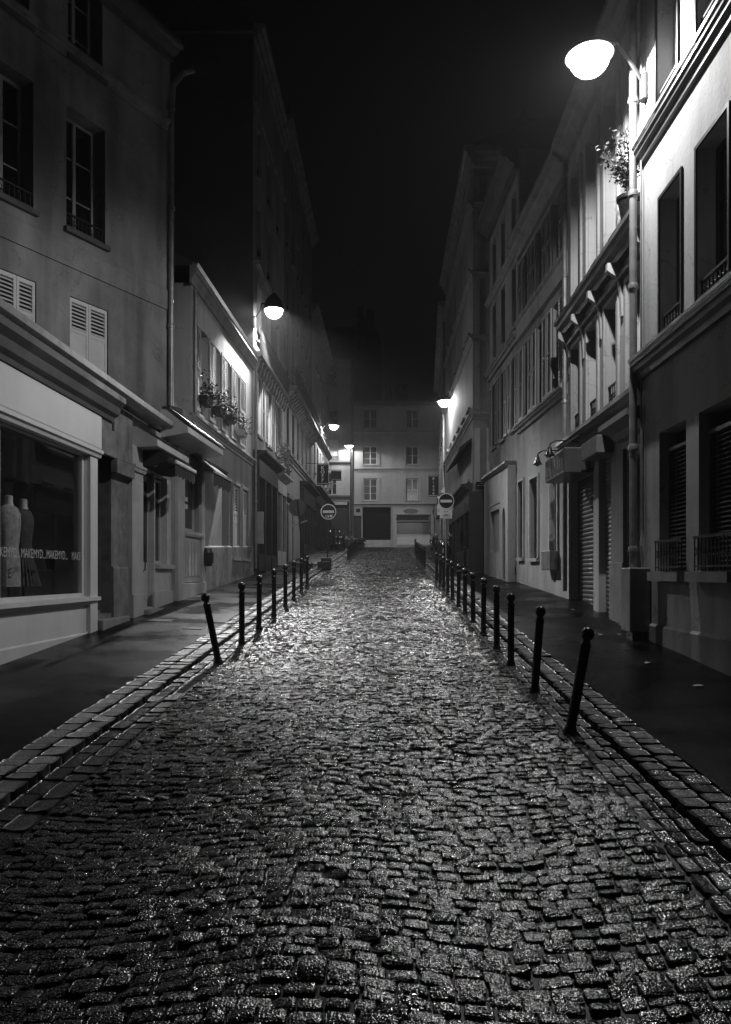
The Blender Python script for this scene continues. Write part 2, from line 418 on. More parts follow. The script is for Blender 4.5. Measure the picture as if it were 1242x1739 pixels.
# ================================================================== GROUND
GB = MB()
ys = [-14, 66.5, 70, 118]; zf = lambda y: SL*min(y,67) - .17
for i in range(3):
    GB.poly((-60,ys[i],zf(ys[i])),(60,ys[i],zf(ys[i])),(60,ys[i+1],zf(ys[i+1])),(-60,ys[i+1],zf(ys[i+1])))
tag(GB.build('ground','ground'), kind='structure')

rng = np.random.default_rng(5)
XL, XR = -2.25, 1.66            # edges of the carriageway
def camber(x): return -.028*((x-(XL+XR)/2)/1.95)**2
def low(y, x):                  # worn, uneven bed of the setts
    return .010*np.sin(x*2.1+y*.7)+.008*np.sin(y*1.9-x*1.3)+.006*np.sin(y*4.3+x*3.1)
class Stones:
    def __init__(s): s.V=[]; s.Fc=[]; s.A=[]; s.n=0
    def add(s, c, ex, ey, n, h, tilt, val, crown):
        # c centre (x,y,z), ex/ey half vectors (2D), n grid size, crown height
        t = np.linspace(-1,1,n)
        gu, gv = np.meshgrid(t,t,indexing='ij')
        gu2 = np.sign(gu)*np.abs(gu)**.75; gv2 = np.sign(gv)*np.abs(gv)**.75
        cut = 1-.09*(np.abs(gu2)*np.abs(gv2))**3
        X = c[0]+(ex[0]*gu2+ey[0]*gv2)*cut; Y = c[1]+(ex[1]*gu2+ey[1]*gv2)*cut
        Z = c[2]+SL*(Y-c[1]) + crown*((1-np.abs(gu2)**5)*(1-np.abs(gv2)**5)) + tilt[0]*gu2+tilt[1]*gv2
        if n >= 5: 
            jj = .0035 if n < 7 else .0018
            X = X + rng.normal(0,jj,X.shape); Y = Y + rng.normal(0,jj,X.shape)
        if n >= 4: Z = Z + rng.normal(0,.0010 if n > 6 else .0016,Z.shape)
        top = np.stack([X,Y,Z],-1).reshape(-1,3)
        ring = [i*n for i in range(n)]+[(n-1)*n+j for j in range(1,n)]+[i*n+n-1 for i in range(n-2,-1,-1)]+[j for j in range(n-2,0,-1)]
        sk = top[ring].copy(); sk[:,2] = c[2]-h + SL*(sk[:,1]-c[1]); 
        s.V.append(top); s.V.append(sk)
        b = s.n
        q = [(b+i*n+j, b+(i+1)*n+j, b+(i+1)*n+j+1, b+i*n+j+1) for i in range(n-1) for j in range(n-1)]
        k = b+n*n; L = len(ring)
        q += [(b+ring[i], k+i, k+(i+1)%L, b+ring[(i+1)%L])[::-1] for i in range(L)]
        s.Fc += q
        m = n*n+L; s.A.append(np.full(m,val)); s.n += m
    def build(s, name, mat):
        V = np.concatenate(s.V); Fc = np.array(s.Fc,dtype=np.int32)
        me = bpy.data.meshes.new(name)
        me.vertices.add(len(V)); me.vertices.foreach_set('co',V.astype(np.float32).ravel())
        me.loops.add(Fc.size); me.loops.foreach_set('vertex_index',Fc.ravel())
        me.polygons.add(len(Fc)); me.polygons.foreach_set('loop_start',np.arange(0,Fc.size,4,dtype=np.int32))
        me.polygons.foreach_set('use_smooth',np.ones(len(Fc),dtype=bool))
        me.update(calc_edges=True); me.validate()
        at = me.attributes.new('stone','FLOAT','POINT'); at.data.foreach_set('value',np.concatenate(s.A).astype(np.float32))
        me.materials.append(M[mat])
        o = bpy.data.objects.new(name,me); COL.objects.link(o); return o
st = Stones()
y = 1.2; row = 0
while y < 65.4:
    dep = .090*(1+rng.normal(0,.07))
    n = 12 if y < 6.2 else (8 if y < 11 else (5 if y < 18 else (4 if y < 28 else 3)))
    x = XL + .012 + rng.uniform(-.09,0)
    ph = .6*math.sin(y*.21); amp = .055+.03*math.sin(y*.33+1)
    while x < XR-.03:
        w = .130*(1+rng.normal(0,.16)); w = min(max(w,.085),.19)
        x0 = max(x,XL+.006); x1 = min(x+w,XR-.004)
        if x1-x0 > .05:
            cx = (x0+x1)/2
            yo = amp*math.cos(2*math.pi*(cx+.3)/2.15+ph) + .012*math.sin(cx*9+row)
            sl = -amp*2*math.pi/2.15*math.sin(2*math.pi*(cx+.3)/2.15+ph)
            yc = y+yo; gap = .007+abs(rng.normal(0,.005)) if rng.random() < .9 else .022
            hx = (x1-x0-gap)/2; hy = (dep-gap)/2*(1+rng.normal(0,.03))
            z = SL*yc + camber(cx) + float(low(yc,cx)) + rng.normal(0,.0036)
            if rng.random() < .02: z -= .010
            tl = (rng.normal(0,.0042), rng.normal(0,.0036))
            st.add((cx,yc,z),(hx,hx*sl),(0.0,hy),n,.05,tl,rng.random(),.0035+.004*rng.random())
        x += w
    y += dep; row += 1
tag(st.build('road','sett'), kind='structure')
# joints under the setts
jb = MB(); NX = 14; YY = [1.0+.25*i for i in range(80)]+[21.+.9*i for i in range(50)]
for i in range(len(YY)-1):
    for j in range(NX):
        xa = XL-.03+(XR-XL+.06)*j/NX; xb = XL-.03+(XR-XL+.06)*(j+1)/NX
        q = lambda x,y: (x,y,SL*y+camber(x)+float(low(y,x))-.016)
        jb.poly(q(xa,YY[i]),q(xb,YY[i]),q(xb,YY[i+1]),q(xa,YY[i+1]))
tag(jb.build('road_bed','mortar',smooth=True), kind='structure')
# gutters (long slabs) and kerb strips of bigger setts
def strip(name, xs, mat, length, z0, hgt, ymax=65.2, jit=.004):
    s = Stones()
    for k in range(len(xs)-1):
        y = 1.0+rng.uniform(0,.3)
        while y < ymax:
            ln = length*(1+rng.normal(0,.2)); ln = max(ln,length*.5)
            cx = (xs[k]+xs[k+1])/2; hx = (xs[k+1]-xs[k])/2-.006; yc = y+ln/2
            n = 5 if y < 14 else 3
            s.add((cx,yc,SL*yc+z0[k]+rng.normal(0,jit)),(hx,0),(0,ln/2-.007),n,hgt,(rng.normal(0,.003),rng.normal(0,.004)),rng.random(),.0035)
            y += ln
    tag(s.build(name,mat), kind='structure')
strip('gutter',[-2.60,-2.43,-2.255],'gutter',.26,[-.034,-.030],.08)
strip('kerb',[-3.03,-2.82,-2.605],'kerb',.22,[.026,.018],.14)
strip('gutter',[1.665,1.77,1.88,1.985],'gutter',.20,[-.026,-.030,-.034],.08)
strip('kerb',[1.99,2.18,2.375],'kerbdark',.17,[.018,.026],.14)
def pavement(xa, xb, za, zb):
    m = MB(); n = 4; Y = [-6+1.0*i for i in range(74)]
    for i in range(len(Y)-1):
        for j in range(n):
            def q(t,y):
                x = xa+(xb-xa)*t; return (x,y,SL*min(y,67)+za+(zb-za)*t+.006*math.sin(y*1.7+x*2)+.004*math.sin(y*3.9-x))
            m.poly(q(j/n,Y[i]),q((j+1)/n,Y[i]),q((j+1)/n,Y[i+1]),q(j/n,Y[i+1]))
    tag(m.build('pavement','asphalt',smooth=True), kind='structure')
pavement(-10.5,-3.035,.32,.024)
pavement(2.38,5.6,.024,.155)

# ================================================================== LEFT SIDE
# --- corner house with the dress shop
FU_P1 = Vector((-4.95,18.4)); FU_d = Vector((.4317,.902))
FU = Fac(FU_P1-FU_d*9.5, FU_P1)
FS = Fac((-4.93,7.5),(-4.93,18.4))
b1 = thing('corner_house',(-5.2,13.,.9),'tall plastered house at the left with closed white shutters above a dress shop','house')
def pxwin(F, pa, pb, ya, yb, pm=None):
    pm = pm or (pa+pb)/2
    return (F.U(pa),F.U(pb),F.Z(pm,yb),F.Z(pm,ya))
opsU = []
zt0, zt1 = FU.Z(120,182), FU.Z(118,388)
mids = [(FU.U(113),FU.U(179)),(FU.U(-12),FU.U(57)),(FU.U(-12)-2.25,FU.U(-12)-1.25)]
for a,b in mids: opsU.append((a,b,zt1,zt0,.40))
zu0 = FU.Z(150,118); tops = [(FU.U(116),FU.U(174)),(FU.U(-12),FU.U(50)),(FU.U(-12)-2.25,FU.U(-12)-1.25)]
for a,b in tops: opsU.append((a,b,zu0,zu0+2.1,.40))
zs1 = FU.Z(119,502); shs = [(FU.U(119),FU.U(184)),(FU.U(-4),FU.U(62)),(FU.U(-4)-2.2,FU.U(-4)-1.15)]
for a,b in shs: opsU.append((a,b,zs1-2.45,zs1,.14))
ZE = FU.Z(280,76)
wall(FU,0,9.5,3.0,ZE,opsU,.4,8.).build('wall','plaster',b1)
for a,b in mids: window(b1,FU,a,b,zt1,zt0,.40,3,True,.32,'wood','pane',True,'darkstone')
for a,b in tops: window(b1,FU,a,b,zu0,zu0+2.1,.40,3,True,.32,'wood','pane',True,'darkstone')
for a,b in shs:
    c = (a+b)/2
    for p,q in ((a+.01,c-.004),(c+.004,b-.01)):
        leaf(b1,FU,p,q,zs1-2.44,zs1-.012,-.075,'shutter',(.74,1.),.075,.05)
    MB().box(FU,a,b,-.12,-.078,zs1-2.44,zs1-.01).build('shutter_backing','wooddark',b1)
    m = MB()
    for p in (c-.25,c+.25): m.box(FU,p-.03,p+.03,-.026,-.005,zs1-1.86,zs1-1.82)
    m.build('shutter_catch','iron',b1)
zb = FU.Z(278,524)
MB().prof(FU,0,9.4,[(0,zb),(.03,zb),(.035,zb+.42),(0,zb+.5)]).build('string_course','plaster',b1)
cornice(b1,FU,-.1,9.5,ZE-.3,ZE,.4,'eave','darkstone')
roof(b1,FU,0,9.5,ZE+.04,8.,2.2,.3)
zc = FU.Z(150,185)+.55
cornice(b1,FU,0,9.45,zc+.15,zc+.42,.14,'string_course','plaster')
p = FU.at(9.42,.09,0)
pipe(b1,[FU.at(9.9,.35,ZE-.35),FU.at(9.62,.3,ZE-.55),FU.at(9.45,.13,ZE-.9),FU.at(9.42,.11,ZE-1.6),(p.x,p.y,5.6)],.06,'zinc',(7.6,10.3,12.6))
MB().box(FU,9.22,9.62,.0,.26,5.45,5.72).build('pipe_hopper','darkstone',b1)
# ground floor skin
Zf0, Zf1 = 4.0, 4.58
w0, w1 = FS.U(4), FS.U(146)
wz0, wz1 = 1.53, 3.92
n0, n1 = FS.U(161), FS.U(189)
s2a, s2b = FS.U(237), FS.U(262)
s2c, s2d = FS.U(264), FS.U(284)
gz1 = lambda u: FS.g(u)
opsS = [(-.9+0.95,w1,wz0,wz1,.10),(n0,n1,gz1(n0)+.25,4.05,1.1),(s2a,s2b,gz1(s2a)+.1,4.05,.18),(s2c,s2d,2.12,4.05,.2)]
wall(FS,0,n0-.04,-.4,4.95,opsS[:1],.1,8.).build('shop_wall','shop',b1)
wall(FS,n0-.04,FS.U(217),-.4,5.0,opsS[1:2],1.1,8.).build('entrance_wall','dirty',b1)
wall(FS,FS.U(217),FS.L,-.4,5.0,opsS[2:],.2,8.).build('shop_wall','shop2',b1)
# fascia, cornice, gutter, sill, pilasters of the dress shop
e = n0-.02
MB().box(FS,0,e+.02,.004,.13,Zf0,Zf1).build('fascia','shop',b1,bevel=.03)
MB().prof(FS,0,e+.04,[(.004,Zf0-.13),(.1,Zf0-.13),(.12,Zf0-.07),(.15,Zf0-.06),(.15,Zf0-.004),(.004,Zf0-.004)]).build('fascia_moulding','shop',b1)
MB().prof(FS,0,FS.U(180),[(.003,4.585),(.15,4.585),(.17,4.66),(.24,4.70),(.27,4.82),(.36,4.9),(.36,5.0),(.003,5.0)]).build('cornice','darkstone',b1)
MB().prof(FS,0,9.55,[(.20,4.99),(.36,5.005),(.42,5.05),(.43,5.14),(.40,5.14),(.38,5.07),(.22,5.06),(.18,5.14),(.0,5.2),(.0,5.02)]).build('gutter','zinc',b1,smooth=True)
MB().prof(FS,0,10.2,[(.17,5.145),(.2,5.15),(.0,5.42),(-.0,5.2)]).build('lean_to_roof','roof',b1)
MB().box(FS,w1+.02,n0-.05,.003,.07,FS.g(5)-.4,Zf0-.14).build('pilaster','shop',b1)
MB().prof(FS,0,n0-.03,[(.003,1.40),(.06,1.40),(.07,1.45),(.12,1.46),(.12,1.52),(.003,1.53)]).build('window_sill','shop',b1)
MB().prof(FS,0,n0-.05,[(.003,-.2),(.03,-.2),(.035,.92),(.003,.94)],0).build('plinth','shop',b1)
gw = MB(); a,bb = .06,w1
for q in ((a,a+.05,wz0,wz1),(bb-.09,bb,wz0,wz1),(a+.05,bb-.09,wz1-.07,wz1),(a+.05,bb-.09,wz0,wz0+.06),(FS.U(-4),FS.U(4.5),wz0+.06,wz1-.07)):
    gw.box(FS,q[0],q[1],-.10,-.03,q[2],q[3])
sw = gw.build('shop_window','shop',b1)
MB().poly(FS.at(a,-.07,wz0),FS.at(bb,-.07,wz0),FS.at(bb,-.07,wz1),FS.at(a,-.07,wz1)).build('shop_glass','glass',sw)
lt = 'MAKEMYD... '
uu = FS.U(43.5)-.82*3
while uu < FS.U(123)-.3:
    text('MAKEMYD...',.185,'lettergrey','window_lettering',sw,FS.at(uu,-.064,2.13),(0,1,0),(0,0,1),fit=.79)
    uu += .82
text('MAKE',.185,'lettergrey','window_lettering',sw,FS.at(bb-.44,-.064,2.13),(0,1,0),(0,0,1),fit=.36)
im = MB()
im.poly(FS.at(0,-1.5,1.3),FS.at(bb,-1.5,1.3),FS.at(bb,-1.5,4.2),FS.at(0,-1.5,4.2))
im.poly(FS.at(0,-.101,1.42),FS.at(bb+.05,-.101,1.42),FS.at(bb+.05,-2.2,1.42),FS.at(0,-2.2,1.42))
im.poly(FS.at(bb+.02,-.101,1.3),FS.at(bb+.02,-2.2,1.3),FS.at(bb+.02,-2.2,4.2),FS.at(bb+.02,-.101,4.2))
im.poly(FS.at(0,-.101,4.15),FS.at(bb+.05,-.101,4.15),FS.at(bb+.05,-2.2,4.15),FS.at(0,-2.2,4.15))
im.build('shop_interior','interior',b1)
# entrance niche
dz = gz1(n0)+.25
door(b1,FS,n0,n1+.01,dz,3.95,1.05,'wooddark')
MB().box(FS,n0-.03,FS.U(207),-.9,.16,gz1(n0)-.4,gz1(n0)+.17).build('doorstep','stone',b1,bevel=.02)
MB().box(FS,n0,n1,-1.0,-.2,gz1(n0)+.16,gz1(n0)+.3).build('doorstep','stone',b1)
lm = MB().box(FS,n0-.02,FS.U(217),.003,.10,3.98,4.95); lm.box(FS,n1-.06,FS.U(217),.003,.14,3.72,3.97)
lm.build('lintel','dirty',b1,bevel=.015)
zi = 2.45
ic = MB().hexa([FS.at(n1-.025,-.75,zi),FS.at(n1-.001,-.75,zi),FS.at(n1-.001,-.45,zi),FS.at(n1-.025,-.45,zi),FS.at(n1-.025,-.75,zi+.42),FS.at(n1-.001,-.75,zi+.42),FS.at(n1-.001,-.45,zi+.42),FS.at(n1-.025,-.45,zi+.42)]).build('intercom','black',b1)
km = MB()
for i in range(3):
    for j in range(4):
        y0 = -.66+.045*i; z0 = zi+.18+.045*j
        km.hexa([FS.at(n1-.03,y0,z0),FS.at(n1-.025,y0,z0),FS.at(n1-.025,y0+.03,z0),FS.at(n1-.03,y0+.03,z0),FS.at(n1-.03,y0,z0+.03),FS.at(n1-.025,y0,z0+.03),FS.at(n1-.025,y0+.03,z0+.03),FS.at(n1-.03,y0+.03,z0+.03)])
km.build('keypad','chrome',ic)
MB().box(FS,FS.U(181),FS.U(183.5),.105,.12,4.45,4.78).build('lock_plate','iron',b1)
MB().prof(FS,n1+.0,FS.U(216),[(.002,gz1(n1)-.1),(.05,gz1(n1)-.1),(.045,2.0),(.03,2.03),(.002,2.04)]).build('pier_base','dirty',b1)
# second shop (left part): pilaster, door, window
pz = gz1(FS.U(225))
MB().box(FS,FS.U(217),FS.U(236),.003,.09,pz-.2,3.95).build('pilaster','shop2',b1)
MB().box(FS,FS.U(216.6),FS.U(236.6),.003,.12,pz-.2,pz+.42).build('pilaster_base','shop2',b1)
MB().prof(FS,FS.U(216),FS.U(237),[(.003,3.9),(.13,3.9),(.15,3.96),(.17,3.97),(.17,4.02),(.003,4.03)]).build('capital','shop2',b1)
MB().box(FS,FS.U(216.5),FS.U(236.5),.003,.10,4.03,4.4).build('pilaster_block','shop2',b1)
dm = MB()
for k in range(2):
    c0 = s2a+(s2b-s2a)*.5*k+.02; c1 = s2a+(s2b-s2a)*.5*(k+1)-.02
    dm.box(FS,c0,c1,-.19,-.14,gz1(s2a)+.1,4.0); dm.box(FS,c0+.06,c1-.06,-.14,-.115,gz1(s2a)+.25,gz1(s2a)+.95)
    dm.box(FS,c0,c0+.05,-.14,-.12,gz1(s2a)+1.05,3.9); dm.box(FS,c1-.05,c1,-.14,-.12,gz1(s2a)+1.05,3.9)
dd = dm.build('door','shop2',b1)
MB().poly(FS.at(s2a+.08,-.132,2.15),FS.at(s2b-.08,-.132,2.15),FS.at(s2b-.08,-.132,3.85),FS.at(s2a+.08,-.132,3.85)).build('pane','pane',dd)
MB().tube([FS.at(s2a+.55,-.10,1.95),FS.at(s2a+.55,-.05,2.0),FS.at(s2a+.55,-.05,2.5),FS.at(s2a+.55,-.10,2.55)],.015,6).build('handle','iron',dd)
window(b1,FS,s2c,s2d,2.12,4.0,.2,1,False,0,'shop2','pane',False)
MB().prof(FS,s2c-.02,FS.L,[(.003,2.02),(.09,2.02),(.1,2.1),(.003,2.12)]).build('window_sill','shop2',b1)
MB().box(FS,s2b-.1,s2d+.35,.003,.05,FS.g(s2c)-.3,FS.g(s2c)+.35).build('plinth','shop2',b1)
MB().box(FS,s2a-.1,s2b+.05,.0,.22,gz1(s2a)-.3,gz1(s2a)+.07).build('doorstep','stone',b1)
# small cornice of the second shop
MB().prof(FS,FS.U(224),FS.L-.35,[(.004,4.38),(.48,4.40),(.5,4.41),(.5,4.53),(.46,4.56),(.1,4.78),(.004,4.8)]).build('shop_cornice','shop2',b1)
MB().prof(FS,FS.U(226),FS.L-.38,[(.10,4.79),(.49,4.565),(.52,4.58),(.13,4.82)]).build('cornice_flashing','roof',b1)
bk = MB()
for u in (FS.U(238),FS.L-.75):
    for i in range(3):
        bk.tube([FS.at(u,.12+.09*i+.05*math.cos(t*math.pi/4),4.28-.12*i*.6+.06*math.sin(t*math.pi/4)) for t in range(9)],.018,5)
bk.build('scroll_bracket','wood',b1)
# awning of the second shop: folded dark cloth with a pale front bar
aw = thing('folded_awning',FS.at(9.0,.3,4.2),'folded dark awning with a pale front bar over the grey shop door at the left','awning')
MB().prof(FS,s2a-.1,10.25,[(.02,4.36),(.42,4.36),(.62,4.24),(.58,4.16),(.2,4.06),(.02,4.08)]).build('cloth','fabricd',aw)
MB().box(FS,s2a+.0,10.2,.70,.76,4.12,4.20).build('front_bar','shutter',aw,bevel=.02)
am = MB()
for u in (s2a+.3,9.3): am.tube([FS.at(u,.1,4.1),FS.at(u+.3,.45,4.12),FS.at(u,.72,4.15)],.02,6)
am.build('folding_arm','iron',aw)
am = MB()
for i in range(12):
    u = s2a+(10.2-s2a)*i/12; am.box(FS,u,u+(10.2-s2a)/12-.015,.715,.722,3.88+(.03 if i%2 else 0),4.115)
am.build('valance','fabricd',aw)

# --- things in the dress shop window
def dress_form(u, o, label, kind):
    z = 1.42; c = FS.at(u,o,z); t = thing('dress_form',c,label,'mannequin','dress forms in the shop window')
    MB().lathe(c,[(.16,0),(.16,.02),(.02,.04),(.018,.35)],12).build('stand','iron',t,smooth=True)
    prof = [(.20,.30),(.19,.62),(.16,.86),(.185,1.02),(.205,1.2),(.20,1.34),(.15,1.43),(.075,1.47)] if kind else [(.14,.78),(.15,.86),(.15,1.0),(.185,1.2),(.185,1.32),(.14,1.42),(.07,1.46)]
    m = MB(); n = 20; a0 = len(m.v)
    m.lathe(c,prof,n)
    m.v = [(c.x+(x-c.x)*.72*(1+(.05*math.sin(9*math.atan2(yy-c.y,x-c.x)) if (kind and zz < c.z+.9) else 0)),c.y+(yy-c.y)*1.12*(1+(.05*math.sin(9*math.atan2(yy-c.y,x-c.x)) if (kind and zz < c.z+.9) else 0)),zz) for x,yy,zz in m.v]
    m.build('dress' if kind else 'blouse','fabric' if kind else 'skirt',t,smooth=True)
    MB().lathe(c,[(.07,1.455),(.055,1.5),(.055,1.6),(.03,1.61)],14).build('neck','form',t,smooth=True)
    if not kind:
        m = MB(); k = 26
        for i in range(k):
            th0, th1 = 2*math.pi*i/k, 2*math.pi*(i+1)/k; tm = (th0+th1)/2
            for ta,tb,ra,rb in ((th0,tm,1.,1.12),(tm,th1,1.12,1.)):
                m.poly((c.x+.11*math.cos(ta),c.y+.15*math.sin(ta),c.z+.82),(c.x+.11*math.cos(tb),c.y+.15*math.sin(tb),c.z+.82),
                       (c.x+.22*rb*math.cos(tb),c.y+.27*rb*math.sin(tb),c.z+.3),(c.x+.22*ra*math.cos(ta),c.y+.27*ra*math.sin(ta),c.z+.3))
        m.build('pleated_skirt','skirt',t)
    return t
dress_form(FS.U(15,-.45),-.45,'dress form in a long patterned pale dress at the left of the shop window',True)
dress_form(FS.U(40,-.5),-.5,'dress form with a bare white collar and dark pleated skirt in the shop window',False)
c = FS.at(FS.U(95,-.6),-.6,1.42)
t = thing('display_stool',c,'black round stool standing in the dress shop window','stool')
MB().lathe(c,[(.15,.48),(.24,.55),(.25,.72),(.22,.78),(.05,.79)],18).build('seat','black',t,smooth=True)
lg = MB()
for i in range(4):
    th = math.pi/4+i*math.pi/2; lg.tube([c+Vector((.12*math.cos(th),.12*math.sin(th),.5)),c+Vector((.2*math.cos(th),.2*math.sin(th),0))],.018,6)
lg.build('legs','black',t)
c = FS.at(FS.U(84,-1.),-1.,1.42)
t = thing('clothes_rack',c,'clothes rack with pale garments at the back of the dress shop','clothes rack')
MB().tube([c+Vector((0,-.5,0)),c+Vector((0,-.5,1.5)),c+Vector((0,.5,1.5)),c+Vector((0,.5,0))],.015,6).build('frame','chrome',t)
for i in range(6):
    yy = -.4+.15*i; m = MB(); q = c+Vector((0,yy,1.46))
    m.hexa([q+Vector((-.2,-.03,-.95)),q+Vector((.2,-.03,-.95)),q+Vector((.2,.03,-.95)),q+Vector((-.2,.03,-.95)),q+Vector((-.14,-.02,-.05)),q+Vector((.14,-.02,-.05)),q+Vector((.14,.02,-.05)),q+Vector((-.14,.02,-.05))])
    m.build('garment',['fabric','skirt','form'][i%3],t)

# --- low house L2
F2 = Fac((-4.93,18.42),(-4.70,28.6))
b2 = thing('low_house',(-4.9,24.,1.6),'low two storey house on the left with louvred shutters and window plants','house')
u2 = F2.U(326)
Zl, Ze = 5.92, 9.65
leafs = [(331,339),(354,364.5),(374.5,384.5),(391.5,401),(406,416)]
wins = [(339.3,353.5),(365,374),(385,391),(401.5,405.7)]
hz0, hz1 = 6.15, 8.42
ops = [(F2.U(a),F2.U(b),hz0,hz1,.2) for a,b in wins]
lo = [(F2.U(310),F2.U(337),2.9,4.55,.15),(F2.U(377),F2.U(389),F2.g(F2.U(380))+.1,4.9,.3),(F2.U(394),F2.U(406.5),F2.g(8)+.62,4.75,.1),(F2.U(410.5),F2.U(420),F2.g(9)+.62,4.75,.1)]
wall(F2,0,F2.L,-.2,Zl,lo,.2,7.).build('wall','plasterC',b2)
wall(F2,u2,F2.L,Zl+.002,Ze-.35,ops,.2,7.).build('wall','plasterB',b2)
for a,b in wins: window(b2,F2,F2.U(a),F2.U(b),hz0,hz1,.2,3,False,0,'wood','pane')
for a,b in leafs: leaf(b2,F2,F2.U(a)+.01,F2.U(b)-.01,hz0,hz1,.015,'shutter2',(.05,1.),.075)
cornice(b2,F2,u2-.05,F2.L-.02,Zl-.18,Zl+.06,.14,'sill_course','stone')
cornice(b2,F2,u2-.2,F2.L-.02,Ze-.42,Ze,.17,'eave','stone')
MB().prof(F2,u2-.2,F2.L-.02,[(.1,Ze+.0),(.18,Ze-.01),(.22,Ze+.08),(.19,Ze+.08),(.05,Ze+.05)]).build('gutter','zinc',b2)
roof(b2,F2,u2-.15,F2.L-.02,Ze+.03,6.5,1.6,.08)
pipe(b2,[F2.at(u2+.06,.08,Ze-.5),F2.at(u2+.06,.08,Zl+.1)],.045,'zinc',(7.2,))
pipe(b2,[F2.at(F2.L-.1,.10,Ze-.4),F2.at(F2.L-.1,.10,2.1)],.05,'zinc',(4.5,7.))
# canopy over the shop
cu0, cu1 = .05, 2.6
MB().prof(F2,cu0-.9,cu1,[(.004,4.92),(.60,5.02),(.62,5.03),(.62,5.16),(.58,5.2),(.2,5.52),(.004,5.55)]).build('canopy','shop2',b2)
MB().prof(F2,cu0-.92,cu1+.03,[(.18,5.535),(.60,5.205),(.66,5.2),(.66,5.24),(.22,5.58)]).build('canopy_flashing','roof',b2)
w = window(b2,F2,F2.U(312),F2.U(336),2.98,4.5,.15,1,False,0,'shop2','curtain',False)
MB().prof(F2,F2.U(308),F2.U(342),[(.003,2.84),(.07,2.84),(.09,2.9),(.09,2.97),(.003,2.98)]).build('window_sill','shop2',b2)
fl = MB(); fa, fb = F2.U(311),F2.U(338); zg = F2.g(1.5)
fl.box(F2,fa,fb,.003,.02,zg+.35,2.83)
for i in range(5):
    u = fa+.04+(fb-fa-.08)*i/4.6; fl.box(F2,u,u+.16,.02,.05,zg+.5,2.72)
fl.build('fluted_panel','shop2',b2)
MB().box(F2,F2.U(297),F2.U(309),.003,.08,zg-.3,4.9).build('pilaster','shop2',b2)
MB().box(F2,F2.U(338.5),F2.U(344),.003,.07,zg-.2,4.9).build('pilaster','shop2',b2)
MB().box(F2,F2.U(296),F2.U(345),.003,.1,zg-.4,zg+.32).build('plinth','shop2',b2)
nt_ = MB().box(F2,F2.U(318),F2.U(327),-.125,-.121,3.55,3.85).build('shop_notice','signwhite',w)
MB().box(F2,F2.U(319),F2.U(327),-.1205,-.119,3.67,3.74).build('notice_print','black',w)
door(b2,F2,F2.U(377),F2.U(389),F2.g(F2.U(380))+.1,4.85,.3,'shutter2')
for a,b in ((394,406.5),(410.5,420)):
    ua, ub = F2.U(a),F2.U(b); c = (ua+ub)/2; zz = F2.g(8.5)+.64
    fr = MB(); 
    for q in ((ua-.1,ua,zz-.02,4.85),(ub,ub+.1,zz-.02,4.85),(ua,ub,4.75,4.85)): fr.box(F2,q[0],q[1],.003,.05,q[2],q[3])
    fr.build('window_surround','stone',b2)
    for p,q in ((ua+.01,c-.005),(c+.005,ub-.01)): leaf(b2,F2,p,q,zz,4.74,-.07,'shutter',(.62,1.),.09,.05)
    MB().box(F2,ua,ub,-.12,-.075,zz,4.74).build('shutter_backing','wooddark',b2)
    MB().box(F2,ua-.1,ub+.1,-.05,.09,zz-.1,zz-.021).build('sill','stone',b2)
MB().prof(F2,F2.U(346),F2.L-.2,[(.002,1.2),(.05,1.2),(.05,2.62),(.002,2.66)],.25).build('plinth','dirty',b2)
MB().prof(F2,F2.U(343),F2.U(376),[(.003,4.75),(.2,4.85),(.22,4.9),(.003,5.0)]).build('door_hood','darkstone',b2)
aw = thing('drop_awning',F2.at(2.9,.3,4.5),'small dark awning with a scalloped valance beside the grey shop on the left','awning')
MB().prof(F2,1.6,3.6,[(.02,4.9),(.05,4.95),(.62,4.5),(.6,4.46)]).build('cloth','fabricd',aw)
m = MB()
for i in range(8):
    u = 1.6+.25*i; m.box(F2,u,u+.24,.605,.612,4.12+(.05 if i%2 else 0),4.46)
m.build('valance','fabricd',aw)
MB().box(F2,1.58,3.62,.6,.65,4.44,4.5).build('front_bar','shop2',aw)
MB().lathe(F2.at(F2.U(344.5),.12,2.35),[(.12,-.24),(.17,-.12),(.17,.12),(.12,.24)],12).build('round_bracket','black',b2)

# --- tall row L3..L5
def tall_house(name, F, label, eave, floors, bays, mat, sills='stone', wmat='wood', base=None, ground=True, gops=(), leafm=None, back=8., z0=0., skip=()):
    t = thing(name, F.at(F.L/2,0,F.g(F.L/2)), label, 'house')
    ops = []
    for fi,(za,zb,gd) in enumerate(floors):
        for bi,(ua,ub) in enumerate(bays):
            if (fi,bi) in skip: continue
            ops.append((ua,ub,za,zb,.25))
    wall(F,0,F.L,z0,eave-.25,ops+list(gops),.25,back).build('wall',mat,t)
    for fi,(za,zb,gd) in enumerate(floors):
        for bi,(ua,ub) in enumerate(bays):
            if (fi,bi) in skip: continue
            window(t,F,ua,ub,za,zb,.25,3,True,gd,wmat,'pane' if (fi+bi)%3 else 'curtain',True,sills)
            if leafm and fi in leafm:
                wl = (ub-ua)*.55
                leaf(t,F,ua-wl-.02,ua-.02,za,zb,.02,'shutter2'); leaf(t,F,ub+.02,ub+wl+.02,za,zb,.02,'shutter2')
    cornice(t,F,0,F.L,eave-.5,eave,.42,'eave_cornice',sills)
    roof(t,F,0,F.L,eave+.04,back,2.4,.35)
    return t
